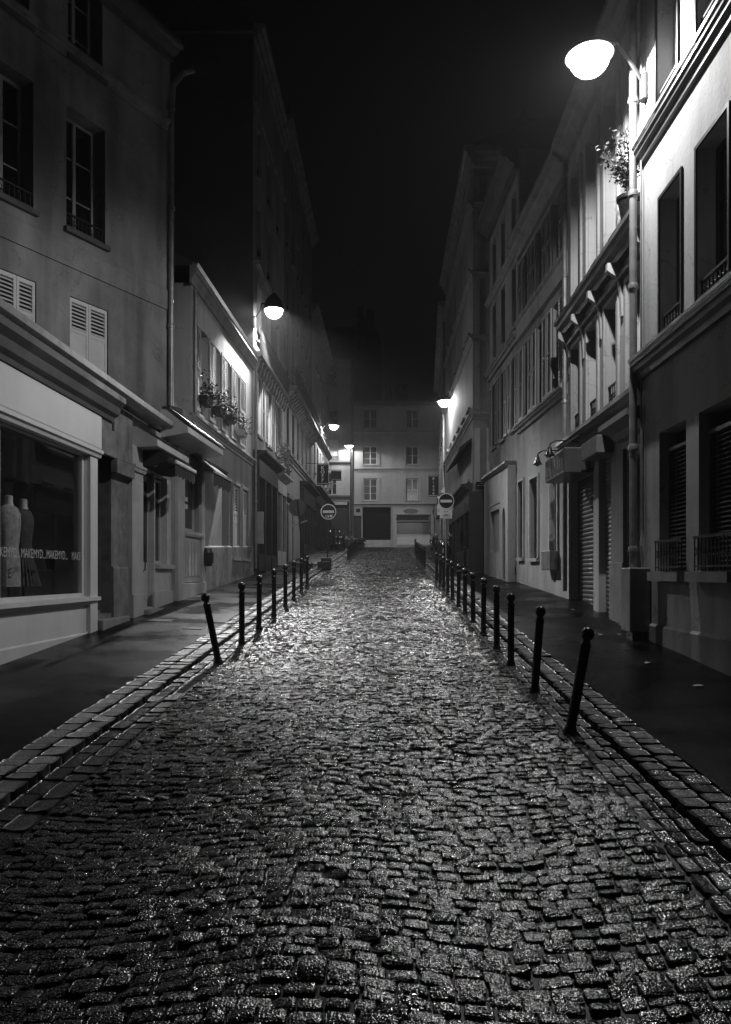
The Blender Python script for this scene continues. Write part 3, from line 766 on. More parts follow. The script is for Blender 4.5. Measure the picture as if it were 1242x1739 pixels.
def shopfront(t, F, ua, ub, za, zb, mat='wooddark', panes=3, door_at=None, fas=.5, out=.14, glass='pane'):
    MB().box(F,ua,ub,.004,out,zb-fas,zb).build('fascia',mat,t)
    cornice(t,F,ua-.1,ub+.1,zb+.003,zb+.3,out+.3,'shop_cornice',mat)
    m = MB(); w = (ub-ua)/panes
    for i in range(panes+1):
        u = ua+w*i; m.box(F,max(ua,u-.09),min(ub,u+.09),.004,out-.02,za,zb-fas-.002)
    m.box(F,ua,ub,.004,out-.04,za,za+.62)
    sf = m.build('shopfront',mat,t)
    for i in range(panes):
        MB().poly(F.at(ua+w*i+.09,.03,za+.62),F.at(ua+w*(i+1)-.09,.03,za+.62),F.at(ua+w*(i+1)-.09,.03,zb-fas),F.at(ua+w*i+.09,.03,zb-fas)).build('pane',glass,sf)
    return sf
F3 = Fac((-4.70,28.62),(-4.60,36.4))
fl3 = [(7.05,9.25,0),(10.55,12.7,.4),(13.6,15.7,.4),(16.6,18.6,.4)]
bay3 = [(.70,1.65),(3.0,3.95),(5.5,6.45)]
b3 = tall_house('shuttered_house',F3,'tall shuttered house on the left with a lamp and balcony at its near corner',21.7,fl3,bay3,'plasterB',leafm=(0,))
MB().prof(F3,.0,F3.L,[(.0,18.9),(.1,18.9),(.14,19.1),(0,19.15)]).build('string_course','stone',b3)
def balcony(t, F, u0, u1, z, out=.75, rails=True, mat='darkstone'):
    MB().prof(F,u0,u1,[(.004,z),(out-.1,z),(out,z+.06),(out,z+.2),(.004,z+.22)]).build('balcony',mat,t)
    u = u0+.12
    while u < u1-.15:
        m = MB(); m.prof(F,u,u+.16,[(.004,z-.42),(.10,z-.40),(.16,z-.25),(max(.17,out*.55),z-.14),(out*.78,z-.02),(.004,z-.002)])
        m.build('console','plasterB',t); u += .62
    if rails: rail(t,F,u0+.02,u1-.02,z+.22,.85,out-.06)
balcony(b3,F3,.02,F3.L-.05,9.72,.30)
cornice(b3,F3,.02,F3.L,12.95,13.2,.2,'string_course','stone')
shopfront(b3,F3,.06,4.7,F3.g(2),6.05,'wooddark',3,None,.6,.2)
shopfront(b3,F3,4.95,F3.L-.1,F3.g(6),5.9,'shop2',2,None,.5,.16)
MB().box(F3,.01,.3,.0,.32,3.0,4.15).build('shop_box','shop2',b3)
F4 = Fac((-4.60,36.42),(-4.53,50.0))
fl4 = [(7.9,9.9,.4),(11.2,13.3,.4),(14.3,16.3,.4),(17.3,19.2,.4)]
bay4 = [(1.0+2.15*i,1.9+2.15*i) for i in range(6)]
b4 = tall_house('balcony_house',F4,'tall house further along the left with a long dark balcony, next to the shuttered house',22.9,fl4,bay4,'plasterD')
balcony(b4,F4,.1,F4.L-.1,10.35,.6)
cornice(b4,F4,.05,F4.L,7.2,7.5,.3,'string_course','stone')
MB().box(F4,.5,1.5,.003,.03,F4.g(1)-.1,5.2).build('door','wooddark',b4)
MB().box(F4,3.2,4.4,.003,.05,F4.g(4)-.1,5.3).build('roller_shutter','box',b4)
MB().prof(F4,.2,4.8,[(.003,5.4),(.2,5.45),(.25,5.6),(.003,5.7)]).build('string_course','stone',b4)
shopfront(b4,F4,6.6,13.4,F4.g(9),6.6,'wooddark',4,None,.8,.25)
F5 = Fac((-4.53,50.02),(-4.45,63.9))
fl5 = [(8.5,10.4,.4),(12.2,14.1,0),(15.4,17.2,0)]
b5 = tall_house('far_left_house',F5,'pale house at the far end of the left row, beside a lit wall lamp',18.9,fl5,[(1.2+2.2*i,2.1+2.2*i) for i in range(6)],'plasterB')
cornice(b5,F5,.05,F5.L,11.0,11.25,.3,'string_course','stone')
shopfront(b5,F5,.5,13.2,F5.g(6),7.2,'wooddark',5,None,.7,.22)
# chimney of the blind wall
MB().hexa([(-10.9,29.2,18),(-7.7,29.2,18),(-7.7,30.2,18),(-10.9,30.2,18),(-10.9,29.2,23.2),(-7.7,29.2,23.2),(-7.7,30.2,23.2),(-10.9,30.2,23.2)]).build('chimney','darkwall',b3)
m = MB()
for i in range(5): m.lathe((-10.5+.62*i,29.7,23.2),[(.16,0),(.13,.4),(.16,.42),(.14,.75),(.05,.76)],10)
m.build('chimney_pot','pot',b3)
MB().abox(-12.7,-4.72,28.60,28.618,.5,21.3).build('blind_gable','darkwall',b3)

# ================================================================== END OF THE STREET
FG = Fac((-2.74,66.0),(5.2,66.0))
b6 = thing('end_house',(1.,66.,4.1),'three storey pale house closing the end of the street above a small shop','house')
def X(px): return (px-VX)*66./FPX - FG.P0.x
def Zg(py): return HC+(HY-py)*66./FPX
cols = [(617,641),(690,711)]
rows = [(727,695),(789,758),(850,813)]
ops = [(X(a),X(b),Zg(r0),Zg(r1),.22) for a,b in cols for r0,r1 in rows]
gops = [(X(616),X(664),3.7,Zg(861),.9),(X(601),X(614),4.3,Zg(876),.2),(X(674),X(732),Zg(909),Zg(875),.25)]
wall(FG,0,FG.L,2.5,Zg(686),ops+gops,.22,8.).build('wall','plasterG',b6)
for i,(a,b) in enumerate(cols):
    for j,(r0,r1) in enumerate(rows):
        w = window(b6,FG,X(a)+.02,X(b)-.02,Zg(r0),Zg(r1),.2,3 if (i == 0 and j) else 2,True,.0,'shutter','curtain')
        s = MB(); ua, ub, za, zb = X(a),X(b),Zg(r0),Zg(r1)
        for q in ((ua-.22,ua-.02,za-.1,zb+.14),(ub+.02,ub+.22,za-.1,zb+.14),(ua-.02,ub+.02,zb+.02,zb+.14)): s.box(FG,q[0],q[1],.003,.06,q[2],q[3])
        s.build('window_surround','plasterG',w)
for py,o in ((735,.16),(797,.22),(857,.3)):
    cornice(b6,FG,.25,FG.L,Zg(py)-.12,Zg(py)+.1,o,'string_course','plasterG')
cornice(b6,FG,0,FG.L,Zg(690),Zg(683),.4,'eave','darkstone'); roof(b6,FG,0,FG.L,Zg(683)+.04,8.,.9,.3)
m = MB().box(FG,X(616),X(664),-.9,-.86,3.7,Zg(861)); m.build('carriage_door','door_wood',b6)
MB().box(FG,X(617),X(664),-.1,.03,Zg(929),Zg(917)).build('door_panel','shop2',b6)
door(b6,FG,X(601),X(614),4.2,Zg(876),.2,'wooddark')
pl = MB().box(FG,X(605),X(612),.004,.02,Zg(870),Zg(864)).build('house_number_plate','signred',b6)

MB().box(FG,X(668),X(735),.004,.16,Zg(874),Zg(863)).build('fascia','shop2',b6)
e = MB(); c = FG.at(X(698),.165,Zg(868.5))
e.v = [(c.x+.62*math.cos(t*math.pi/12),c.y,c.z+.22*math.sin(t*math.pi/12)) for t in range(24)]; e.f=[tuple(range(24))]
e.build('fascia_oval','concrete',b6)
MB().box(FG,X(668),X(674),.004,.12,3.9,Zg(874.5)).build('pilaster','shop2',b6)
MB().box(FG,X(732),X(737),.004,.12,3.9,Zg(874.5)).build('pilaster','shop2',b6)
MB().poly(FG.at(X(674),-.24,Zg(909)),FG.at(X(732),-.24,Zg(909)),FG.at(X(732),-.24,Zg(875)),FG.at(X(674),-.24,Zg(875))).build('pane','curtain',b6)
sh = MB().prof(FG,X(673),X(728),[(.02,Zg(876)),(.3,Zg(884)),(.32,Zg(885.5)),(.28,Zg(885.5)),(.02,Zg(878))]).build('awning','fabricd',b6)
MB().box(FG,X(673),X(728),.28,.34,Zg(885.8),Zg(884.6)).build('awning_bar','wood',b6)
rp = MB()
for i in range(7): rp.box(FG,X(674),X(731),.004,.05 if i%2 else .035,Zg(925)+i*.115,Zg(925)+(i+1)*.115-.004)
rp.box(FG,X(673.5),X(731.5),.004,.12,Zg(909.5),Zg(908)); rp.build('stall_riser','shop',b6)
chimney(b6,FG,X(656),.5,Zg(680),1.2,-3.,2,.5); chimney(b6,FG,X(672),1.1,Zg(680),1.55,-3.,4,.5)
# left end house (narrow, tall)
FH = Fac((-5.6,65.7),(-2.76,65.7))
b7 = thing('end_corner_house',(-4.,65.7,4.1),'narrow tall house at the end left corner, brightly lit beside the post lamp','house')
def XH(px): return (px-VX)*65.7/FPX - FH.P0.x
opH = [(XH(559),XH(575),Zg(783),Zg(748),.15),(XH(556),XH(572),Zg(841),Zg(803),.2),(XH(559),XH(572),Zg(655),Zg(632),.2),(XH(560),XH(573),Zg(725),Zg(697),.2),(XH(560),XH(594),3.6,Zg(852),.4)]
wall(FH,0,FH.L,2.5,Zg(614),opH,.2,8.).build('wall','plasterG',b7)
w = window(b7,FH,XH(559),XH(575),Zg(783),Zg(748),.15,1,False,.35,'shutter','shutter',True)
for k in range(1,4): window(b7,FH,*[(opH[k][0]),(opH[k][1]),opH[k][2],opH[k][3]],.2,2,True)
cornice(b7,FH,0,FH.L-.02,Zg(790),Zg(785),.18,'string_course','darkstone')
cornice(b7,FH,0,FH.L-.02,Zg(850),Zg(842),.25,'string_course','darkstone')
MB().prof(FH,-.1,XH(603),[(.2,Zg(614)),(.25,Zg(612)),(-.9,Zg(552)),(-7.5,Zg(548)),(-8.,Zg(614))]).build('mansard_roof','roof',b7)
MB().box(FH,XH(562),XH(592),-.4,-.36,3.6,Zg(852)).build('shop_door','wooddark',b7)
MB().box(FH,XH(564),XH(590),.004,.1,Zg(858),Zg(853)).build('fascia','shop2',b7)
pipe(b7,[(-2.66,65.6,Zg(624)),(-2.66,65.6,4.)],.06,'zinc',(8.,12.))
gb = thing('gable_house',(-.8,71.,4.1),'dark gable wall with chimneys rising behind the end house','house')
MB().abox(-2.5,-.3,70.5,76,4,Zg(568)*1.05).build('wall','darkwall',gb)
MB().hexa([(-2.5,70.5,24.0),(-.3,70.5,22.8),(-.3,76,22.8),(-2.5,76,24.0),(-2.3,70.5,24.6),(-1.2,70.5,24.6),(-1.2,76,24.6),(-2.3,76,24.6)]).build('roof','roof',gb)
m = MB(); m.abox(-2.4,-1.9,70.6,71.4,24,25.6); m.abox(-1.6,-.9,70.6,71.4,23.5,25.3); m.build('chimney','darkwall',gb)

# ================================================================== RIGHT SIDE
# --- near house A
FA = Fac((4.15,5.5),(4.15,12.84),'R')
a1 = thing('near_right_house',(4.2,10.,.8),'pale plastered house at the right edge with two dark ledges and slatted ground floor blinds','house')
zl0, zl1 = 4.95, 5.32
zu0, zu1 = 8.28, 8.76
mw = [(FA.U(1158),FA.U(1122)),(FA.U(1239),FA.U(1185)),(FA.U(1239)-2.0,FA.U(1239)-1.05)]
uw = [(FA.U(1152),FA.U(1117)),(FA.U(1238),FA.U(1185)),(FA.U(1239)-2.0,FA.U(1239)-1.05)]
gw = [(FA.U(1165.5),FA.U(1120)),(FA.U(1187)-1.15,FA.U(1187)),(FA.U(1187)-2.9,FA.U(1187)-1.75)]
mw = [(min(a,b),max(a,b)) for a,b in mw]; uw = [(min(a,b),max(a,b)) for a,b in uw]; gw = [(min(a,b),max(a,b)) for a,b in gw]
ops = [(a,b,zl1+.03,7.52,.3) for a,b in mw]+[(a,b,zu1+.03,11.0,.3) for a,b in uw]+[(a,b,1.95,4.03,.28) for a,b in gw]
wall(FA,0,FA.L,-.4,13.4,ops,.3,8.).build('wall','plasterA',a1)
for a,b in mw: window(a1,FA,a,b,zl1+.03,7.52,.3,3,False,.42,'wooddark','pane')
for a,b in uw: window(a1,FA,a,b,zu1+.03,11.0,.3,3,False,.42,'wood','curtain')
def ledge(t, F, u0, u1, z0, z1, out, mat='darkstone', name='ledge'):
    h = z1-z0
    return MB().prof(F,u0,u1,[(.003,z0),(out*.35,z0+.01),(out*.45,z0+h*.3),(out*.75,z0+h*.42),(out*.85,z0+h*.62),(out,z0+h*.66),(out,z1-.03),(out-.03,z1),(.003,z1+.025)]).build(name,mat,t)
ledge(a1,FA,0,FA.L+.0,zl0+.06,zl1,.20); ledge(a1,FA,0,FA.L+.0,zu0+.18,zu1,.15)
MB().prof(FA,0,FA.L,[(.21,zl1-.0),(.202,zl1-.03),(.225,zl1-.03),(.23,zl1+.02)]).build('ledge_flashing','zinc',a1)
MB().prof(FA,0,FA.L,[(.16,zu1-.0),(.152,zu1-.03),(.175,zu1-.03),(.18,zu1+.02)]).build('ledge_flashing','zinc',a1)
for k,(a,b) in enumerate(mw+uw):
    z0, z1 = (zl1+.05,7.52) if k < 3 else (zu1+.05,11.0)
    s = MB()
    for q in ((a-.05,a,z0,z1+.05),(b,b+.05,z0,z1+.05),(a,b,z1,z1+.05)): s.box(FA,q[0],q[1],.003,.03,q[2],q[3])
    s.build('window_surround','wooddark',a1)
for a,b in gw:
    m = MB(); z = 2.0
    while z < 3.72:
        P = FA.at; m.hexa([P(a+.03,-.2,z+.03),P(b-.03,-.2,z+.03),P(b-.03,-.16,z),P(a+.03,-.16,z),P(a+.03,-.2,z+.038),P(b-.03,-.2,z+.038),P(b-.03,-.16,z+.012),P(a+.03,-.16,z+.012)])
        z += .062
    m.box(FA,a+.005,a+.03,-.22,-.14,1.96,3.78); m.box(FA,b-.03,b-.005,-.22,-.14,1.96,3.78)
    bl = m.build('blind','rollshut',a1)
    MB().box(FA,a+.002,b-.002,-.24,-.12,3.74,3.79).build('blind_rail','metal',bl)
    MB().poly(FA.at(a,-.27,1.96),FA.at(b,-.27,1.96),FA.at(b,-.27,4.02),FA.at(a,-.27,4.02)).build('pane','pane',a1)
    MB().box(FA,a-.08,b+.08,-.1,.16,1.80,1.93).build('sill','stone',a1)
    rail(a1,FA,a+.0,b-.0,1.94,.46,.06)
MB().prof(FA,0,FA.L-.02,[(.003,-.2),(.04,-.2),(.04,1.10),(.003,1.14)],.0).build('plinth','plasterD',a1)
cornice(a1,FA,0,FA.L,13.1,13.6,.45,'eave','darkstone'); roof(a1,FA,0,FA.L,13.64,8.,2.,.35)
pp = FA.at(FA.L+.02,.13,0)
pipe(a1,[(pp.x,pp.y,13.2),(pp.x,pp.y,9.6),(pp.x,pp.y,8.0),(pp.x,pp.y,6.55),(pp.x,pp.y,5.2),(pp.x,pp.y,3.9),(pp.x,pp.y,2.2),(pp.x,pp.y,.95)],.062,'zinc',(9.55,8.05,6.55,3.95,2.3))
cb = MB()
q = FA.at(FA.L-.13,.05,0); cb.tube([(q.x,q.y,12.8),(q.x,q.y,7.7),(q.x,q.y,5.4),(q.x,q.y,3.),(q.x,q.y,2.15)],.017,6)
q2 = FA.at(FA.L-.22,.06,0); cb.tube([(q2.x,q2.y,4.2),(q2.x,q2.y,2.6),(q2.x-.04,q2.y-.06,2.35),(q2.x-.02,q2.y-.1,1.95),(q2.x,q2.y,1.6)],.022,6)
cb.build('cable','zinc',a1)
mb = MB().box(FA,FA.L-.48,FA.L-.02,.02,.34,1.0,2.0).build('meter_box','box',a1,bevel=.015)
MB().box(FA,FA.L-.40,FA.L-.1,.05,.28,.55,.998).build('meter_box_foot','black',a1)

# --- house B with consoles
FB = Fac((4.35,12.86),(4.38,19.0),'R')
b8 = thing('console_house',(4.4,16.,1.),'pale house on the right with white brackets under a dark cornice','house')
def Bu(px): return FB.U(px)
bw = [(.55,1.35),(2.0,2.8),(3.4,4.2),(4.85,5.6)]
zc0, zc1 = 7.58, 7.92
zb0, zb1 = 4.72, 5.02
ops = [(a,b,zb1+.04,7.1,.25) for a,b in bw]+[(a,b,zc1+.04,11.1,.25) for a,b in bw]
dA, dB = Bu(1066), FB.U(1088)
gB = [(min(dA,dB)-.02,max(dA,dB),.95,3.95,.4),(FB.U(1042),FB.U(1017),FB.g(2.4)+.02,4.25,.22),(FB.U(1008),FB.U(966),FB.g(3.5)+.02,4.1,.3)]
gB = [(min(o[0],o[1]),max(o[0],o[1]),o[2],o[3],o[4]) for o in gB]
gB[0] = (.12,Bu(1066),1.0,3.95,.4)
wall(FB,0,FB.L,-.2,12.0,ops+gB,.25,8.).build('wall','plasterB',b8)
for a,b in bw:
    for z0,z1 in ((zb1+.04,7.1),(zc1+.04,11.1)):
        window(b8,FB,a,b,z0,z1,.25,3,False,.5,'shutter','curtain')
        s = MB()
        for q in ((a-.14,a-.02,z0,z1+.1),(b+.02,b+.14,z0,z1+.1),(a-.02,b+.02,z1+.01,z1+.1)): s.box(FB,q[0],q[1],.003,.05,q[2],q[3])
        s.build('window_surround','plasterB',b8)
ledge(b8,FB,.0,FB.L,zc0,zc1,.34,'darkstone','cornice'); ledge(b8,FB,0,FB.L,zb0,zb1,.3)
MB().prof(FB,0,FB.L,[(.003,7.24),(.10,7.27),(.12,7.33),(.003,7.38)]).build('string_course','darkstone',b8)
for u in (.25,1.68,3.1,4.52,5.85):
    MB().prof(FB,u-.06,u+.06,[(.004,6.6),(.045,6.6),(.06,7.05),(.11,7.3),(.24,7.38),(.29,7.42),(.30,7.43),(.30,7.56),(.004,7.575)]).build('console','plasterB',b8)
cornice(b8,FB,0,FB.L,11.7,12.15,.4,'eave','stone'); roof(b8,FB,0,FB.L,12.2,8.,.7,.35)
d = door(b8,FB,gB[0][0],gB[0][1],1.0,3.92,.38,'wooddark')
k = MB()
for i in range(3):
    for j in range(4): k.box(FB,gB[0][0]+.18+.035*i,gB[0][0]+.205+.035*i,-.378,-.372,2.45+.04*j,2.478+.04*j)
k.build('keypad','chrome',d)
rollshutter(b8,FB,gB[1][0],gB[1][1],gB[1][2],gB[1][3],.16,'rollpale',.09)
rollshutter(b8,FB,gB[2][0],gB[2][1],gB[2][2],gB[2][3],.24,'rollshut',.10)
MB().box(FB,gB[1][0]-.06,gB[1][1]+.06,.004,.34,4.2,4.55).build('shutter_housing','concrete',b8,bevel=.02)
MB().box(FB,Bu(1066)+.04,gB[1][0]-.1,.004,.07,FB.g(1)-.2,4.15).build('pilaster','plasterC',b8)
MB().prof(FB,Bu(1066)+.02,gB[1][0]-.08,[(.004,1.0),(.1,1.0),(.1,2.1),(.004,2.14)]).build('pilaster_base','concrete',b8)
MB().prof(FB,.05,Bu(1055),[(.004,4.3),(.12,4.32),(.2,4.42),(.42,4.5),(.42,4.6),(.004,4.66)]).build('door_hood','stone',b8)
MB().box(FB,.1,Bu(1066)+.05,-.3,.15,.6,1.0).build('doorstep','stone',b8)
MB().box(FB,gB[2][0]-.05,FB.L-.1,.004,.06,4.12,4.95).build('shop_fascia','plasterC',b8)
pipe(b8,[FB.at(FB.L-.08,.09,11.8),FB.at(FB.L-.08,.09,9.),FB.at(FB.L-.08,.09,6.),FB.at(FB.L-.08,.09,1.5)],.055,'zinc',(9.,6.,4.2))
# shop sign box (dark, lettered) with two gooseneck lamps
sg = thing('shop_sign_box',FB.at(4.9,.2,4.2),'dark weathered sign box projecting above the rolled down shutter on the right','sign')
MB().box(FB,3.75,5.75,.008,.62,4.02,4.55).build('sign_box','rollshut',sg,bevel=.02)
sm = MB()
for i in range(16):
    u = 3.80+.12*i; sm.box(FB,u,u+.07,.622,.632,4.07+.02*(i%3),4.5)
sm.build('sign_slats','wooddark',sg)
m = MB()
for i,(u,a,b) in enumerate(((5.62,.10,.40),(5.45,.06,.30),(5.2,.2,.46),(5.06,.05,.3),(4.75,.08,.44),(4.6,.2,.36),(4.3,.1,.42),(4.12,.12,.3))): m.box(FB,u,u+.03,.634,.640,4.05+a,4.05+b)
m.build('worn_lettering','metal',sg)
for u in (3.9,5.6): MB().tube([FB.at(u,.0,5.0),FB.at(u,.62,4.6)],.015,6).build('stay','iron',sg)
for u,lab in ((4.55,'black gooseneck lamp over the middle of the dark sign box'),(5.95,'black gooseneck lamp at the far end of the dark sign box')):
    gl = thing('gooseneck_lamp',FB.at(u,.02,4.9),lab,'lamp','gooseneck lamps over the shop sign')
    MB().tube([FB.at(u,.0,4.75),FB.at(u,.3,4.82),FB.at(u,.62,4.82),FB.at(u,.74,4.76),FB.at(u,.76,4.66)],.016,6).build('arm','iron',gl,smooth=True)
    MB().lathe(FB.at(u,.76,4.66),[(.03,.02),(.05,0),(.06,-.08),(.12,-.17)],12).build('shade','black',gl,smooth=True)
    MB().lathe(FB.at(u,.76,4.48),[(.005,-.04),(.04,-.02),(.045,.02),(.03,.05)],10).build('bulb','glint',gl,smooth=True)
# potted plant on the cornice
def leaves(mb, c, n, sx, sy, sz, size, seed, flat=.0):
    r = random.Random(seed)
    for i in range(n):
        p = Vector(c)+Vector((r.gauss(0,sx),r.gauss(0,sy),r.gauss(0,sz)))
        a = Vector((r.uniform(-1,1),r.uniform(-1,1),r.uniform(-.6,.9))).normalized(); b = a.orthogonal().normalized()
        t = r.uniform(0,6.28); b = (b*math.cos(t)+a.cross(b)*math.sin(t)); s = size*r.uniform(.6,1.3); nn = a.cross(b)
        mb.poly(p-a*s*.5,p-a*s*.1+b*s*.28+nn*s*.06,p+a*s*.55,p-a*s*.1-b*s*.28+nn*s*.06)
pc = FB.at(.66,.2,7.94)
pt = thing('potted_shrub',pc,'leafy shrub in a dark pot on the bracketed cornice under the big lamp','plant')
MB().lathe(pc,[(.13,0),(.19,.3),(.21,.3),(.21,.36),(.17,.36)],14).build('pot','black',pt,smooth=True)
sm = MB(); lf = MB(); r5 = random.Random(3)
for i in range(17):
    th = r5.uniform(0,6.28); L = r5.uniform(.5,1.05); tip = pc+Vector((.38*math.cos(th)*L-.1,.40*math.sin(th)*L,.36+L*.95)); mid = pc+Vector((.1*math.cos(th),.1*math.sin(th),.36+L*.5))
    sm.tube([pc+Vector((0,0,.3)),mid,tip],[.012,.009,.004],5)
    for k in range(15):
        q = mid.lerp(tip,k/14); leaves(lf,q,3,.06,.06,.06,.075,i*50+k)
sm.build('stem','leafdark',pt); lf.build('foliage','leaf',pt)

# --- houses C1, C2
FC = Fac((4.40,19.02),(4.15,24.5),'R')
b9 = thing('louvred_house',(4.4,22.,1.4),'grey house on the right with open louvred shutters beyond the dark sign box','house')
cw = [(.75,1.45),(2.45,3.15),(4.15,4.8)]
z1a, z1b = 6.55, 8.75
ops = [(a,b,z1a,z1b,.22) for a,b in cw]+[(a,b,9.75,11.4,.22) for a,b in cw]
gC = [(FC.U(948),FC.U(936),2.3,4.55,.12),(FC.U(915),FC.U(902),2.35,4.6,.2),(FC.U(890),FC.U(882),2.4,4.7,.2)]
gC = [(min(o[0],o[1]),max(o[0],o[1]),o[2],o[3],o[4]) for o in gC]
wall(FC,0,FC.L,0,11.8,ops+gC,.22,8.).build('wall','plasterC',b9)
for a,b in cw:
    window(b9,FC,a,b,z1a,z1b,.22,3,False,0,'wooddark'); window(b9,FC,a,b,9.75,11.4,.22,3,False,0,'wooddark')
    for q0,q1 in ((a-.6,a-.02),(b+.02,b+.6)):
        leaf(b9,FC,max(q0,.02),min(q1,FC.L-.02),z1a,z1b,.02,'shutter2',(.05,1.),.08)
        leaf(b9,FC,max(q0,.02),min(q1,FC.L-.02),9.75,11.4,.02,'box',(.05,1.),.09)
ledge(b9,FC,0,FC.L,6.2,6.46,.2,'stone'); MB().prof(FC,0,FC.L,[(.003,9.02),(.1,9.05),(.1,9.5),(.16,9.55),(.16,9.62),(.003,9.64)]).build('string_course','plasterA',b9)
cornice(b9,FC,0,FC.L,11.55,12.05,.4,'eave','stone'); roof(b9,FC,0,FC.L,12.1,8.,.8,.35)
chimney(b9,FC,1.2,1.2,12.6,1.2,-2.4,3)
for i,o in enumerate(gC):
    w = window(b9,FC,o[0],o[1],o[2],o[3],o[4],2,True,0,'shutter','shutter2' if i == 0 else 'curtain',False)
    s = MB(); 
    for q in ((o[0]-.09,o[0]-.01,o[2],o[3]+.09),(o[1]+.01,o[1]+.09,o[2],o[3]+.09),(o[0]-.01,o[1]+.01,o[3]+.01,o[3]+.09)): s.box(FC,q[0],q[1],.003,.05,q[2],q[3])
    s.build('window_surround','plasterA',w)
lb = MB().box(FC,gC[0][0]-.05,gC[0][1]+.15,.01,.22,2.0,2.5).build('letter_box','metal',b9,bevel=.02)
MB().box(FC,FC.U(944),FC.U(941),.004,.02,FC.g(1)+.35,FC.g(1)+.55).build('vent_grille','black',b9)
FC2 = Fac((4.15,24.52),(3.95,29.9),'R')
b10 = thing('eaves_house',(4.,28.,1.7),'grey house on the right with a dark eave, above the low arched annexe','house')
ops = [(a,b,6.5,8.8,.22) for a,b in ((.5,1.15),(2.3,3.0),(4.0,4.7))]+[(a,b,9.7,11.7,.22) for a,b in ((.5,1.15),(2.3,3.0),(4.0,4.7))]+[(a,b,12.3,14.0,.22) for a,b in ((.5,1.15),(2.3,3.0),(4.0,4.7))]
wall(FC2,0,FC2.L,0,15.0,ops,.22,8.).build('wall','plasterC',b10)
for o in ops: window(b10,FC2,o[0],o[1],o[2],o[3],.22,3,True,0,'wood')
for a,b in ((.5,1.15),(2.3,3.0),(4.0,4.7)):
    for q0,q1 in ((a-.45,a-.02),(b+.02,b+.5)): leaf(b10,FC2,q0,q1,6.5,8.8,.02,'shutter2',(.05,1.),.08)
ledge(b10,FC2,0,FC2.L,9.1,9.4,.22,'stone'); ledge(b10,FC2,0,FC2.L,11.85,12.05,.2,'stone')
cornice(b10,FC2,0,FC2.L,14.4,14.95,.55,'eave','darkstone'); roof(b10,FC2,0,FC2.L,15.0,8.,.5,.5)
# --- arched annexe D
FD = Fac((3.87,25.0),(3.67,29.3),'R')
b11 = thing('arched_annexe',(3.8,27.,1.7),'low pale annexe on the right with a narrow arched doorway and blind window','building')
zt = 5.35
wD = (FD.U(848),FD.U(833)); wD = (min(wD),max(wD)); aD = (FD.U(858),FD.U(853)); aD = (min(aD),max(aD))
za = FD.Z(855,862)
wall(FD,0,FD.L,0,zt,[(wD[0],wD[1],FD.Z(840,938),FD.Z(840,867),.14),(aD[0],aD[1],FD.g(1),za,.3)],.2,.62).build('wall','plasterA',b11)
MB().box(FD,wD[0],wD[1],-.2,-.13,FD.Z(840,938),FD.Z(840,867)).build('shutter','shutter2',b11)
ah = MB(); c = (aD[0]+aD[1])/2; rr = (aD[1]-aD[0])/2; n = 8
for i in range(n):
    t0, t1 = math.pi*i/n, math.pi*(i+1)/n
    P = lambda t: (c-rr*math.cos(t), za-rr*1.4+rr*1.4*math.sin(t))
    (ua,va),(ub,vb) = P(t0),P(t1)
    ah.hexa([FD.at(ua,-.12,va),FD.at(ub,-.12,vb),FD.at(ub,.004,vb),FD.at(ua,.004,va),FD.at(ua,-.12,za+.01),FD.at(ub,-.12,za+.01),FD.at(ub,.004,za+.01),FD.at(ua,.004,za+.01)])
ah.build('arch_head','plasterA',b11)
MB().box(FD,aD[0],aD[1],-.34,-.28,FD.g(1)-.1,za).build('door','wooddark',b11)
MB().prof(FD,-.06,FD.L+.04,[(-.62,zt+.03),(-.6,zt+.12),(.10,zt+.10),(.12,zt+.03),(.06,zt-.06),(.0,zt-.08),(0,zt+.001)]).build('coping','darkstone',b11)
MB().box(FD,wD[0]-.1,wD[1]+.1,.003,.03,FD.Z(840,858),FD.Z(840,856)).build('drip_mould','plasterA',b11)
# --- corner house E
FE0 = Fac((3.33,30.0),(8.5,30.0)); FE = Fac((3.33,30.0),(3.35,43.5),'R')
b12 = thing('corner_cafe_house',(3.6,32.,2.),'tall corner house on the right with stone courses over a black shopfront','house')
ewin = [(1.0+2.1*i,1.95+2.1*i) for i in range(6)]
ops = [(a,b,8.4,10.4,.25) for a,b in ewin]+[(a,b,11.3,13.0,.25) for a,b in ewin]+[(a,b,13.8,15.4,.25) for a,b in ewin]
wall(FE,0,FE.L,0,17.4,ops+[(a,b,5.6,7.4,.25) for a,b in ewin],.25,0).build('wall','plasterC',b12)
wall(FE0,0.,5.1,0,17.4,[],.25,13.4).build('side_wall','plasterD',b12)
for a,b in ewin:
    for z0,z1 in ((8.4,10.4),(11.3,13.),(13.8,15.4),(5.6,7.4)): window(b12,FE,a,b,z0,z1,.25,3,True,.4,'shutter')
for z0,z1,o in ((7.75,8.0,.14),(10.65,10.9,.14),(13.05,13.3,.14),(15.6,15.9,.2),(17.2,17.9,.35)):
    cornice(b12,FE,-o,FE.L,z0,z1,o,'stone_course','stone'); cornice(b12,FE0,.003,5.,z0+.002,z1-.002,o,'stone_course','stone')
for x0 in (.06,.52,.98):
    MB().box(FE0,x0,x0+.2,.003,.09,5.3,7.4).build('pilaster','plasterB',b12)
    MB().box(FE0,x0+.03,x0+.2,.003,.05,8.1,16.9).build('pilaster','plasterC',b12)
MB().box(FE0,-.15,1.25,.003,.16,1.0,5.0).build('corner_shopfront','wooddark',b12)
shopfront(b12,FE,.1,9.6,FE.g(4),5.0,'wooddark',5,None,.7,.15)
MB().prof(FE,.3,6.5,[(.004,7.1),(.5,6.7),(.52,6.55),(.47,6.55),(.004,6.98)]).build('awning','fabricd',b12)
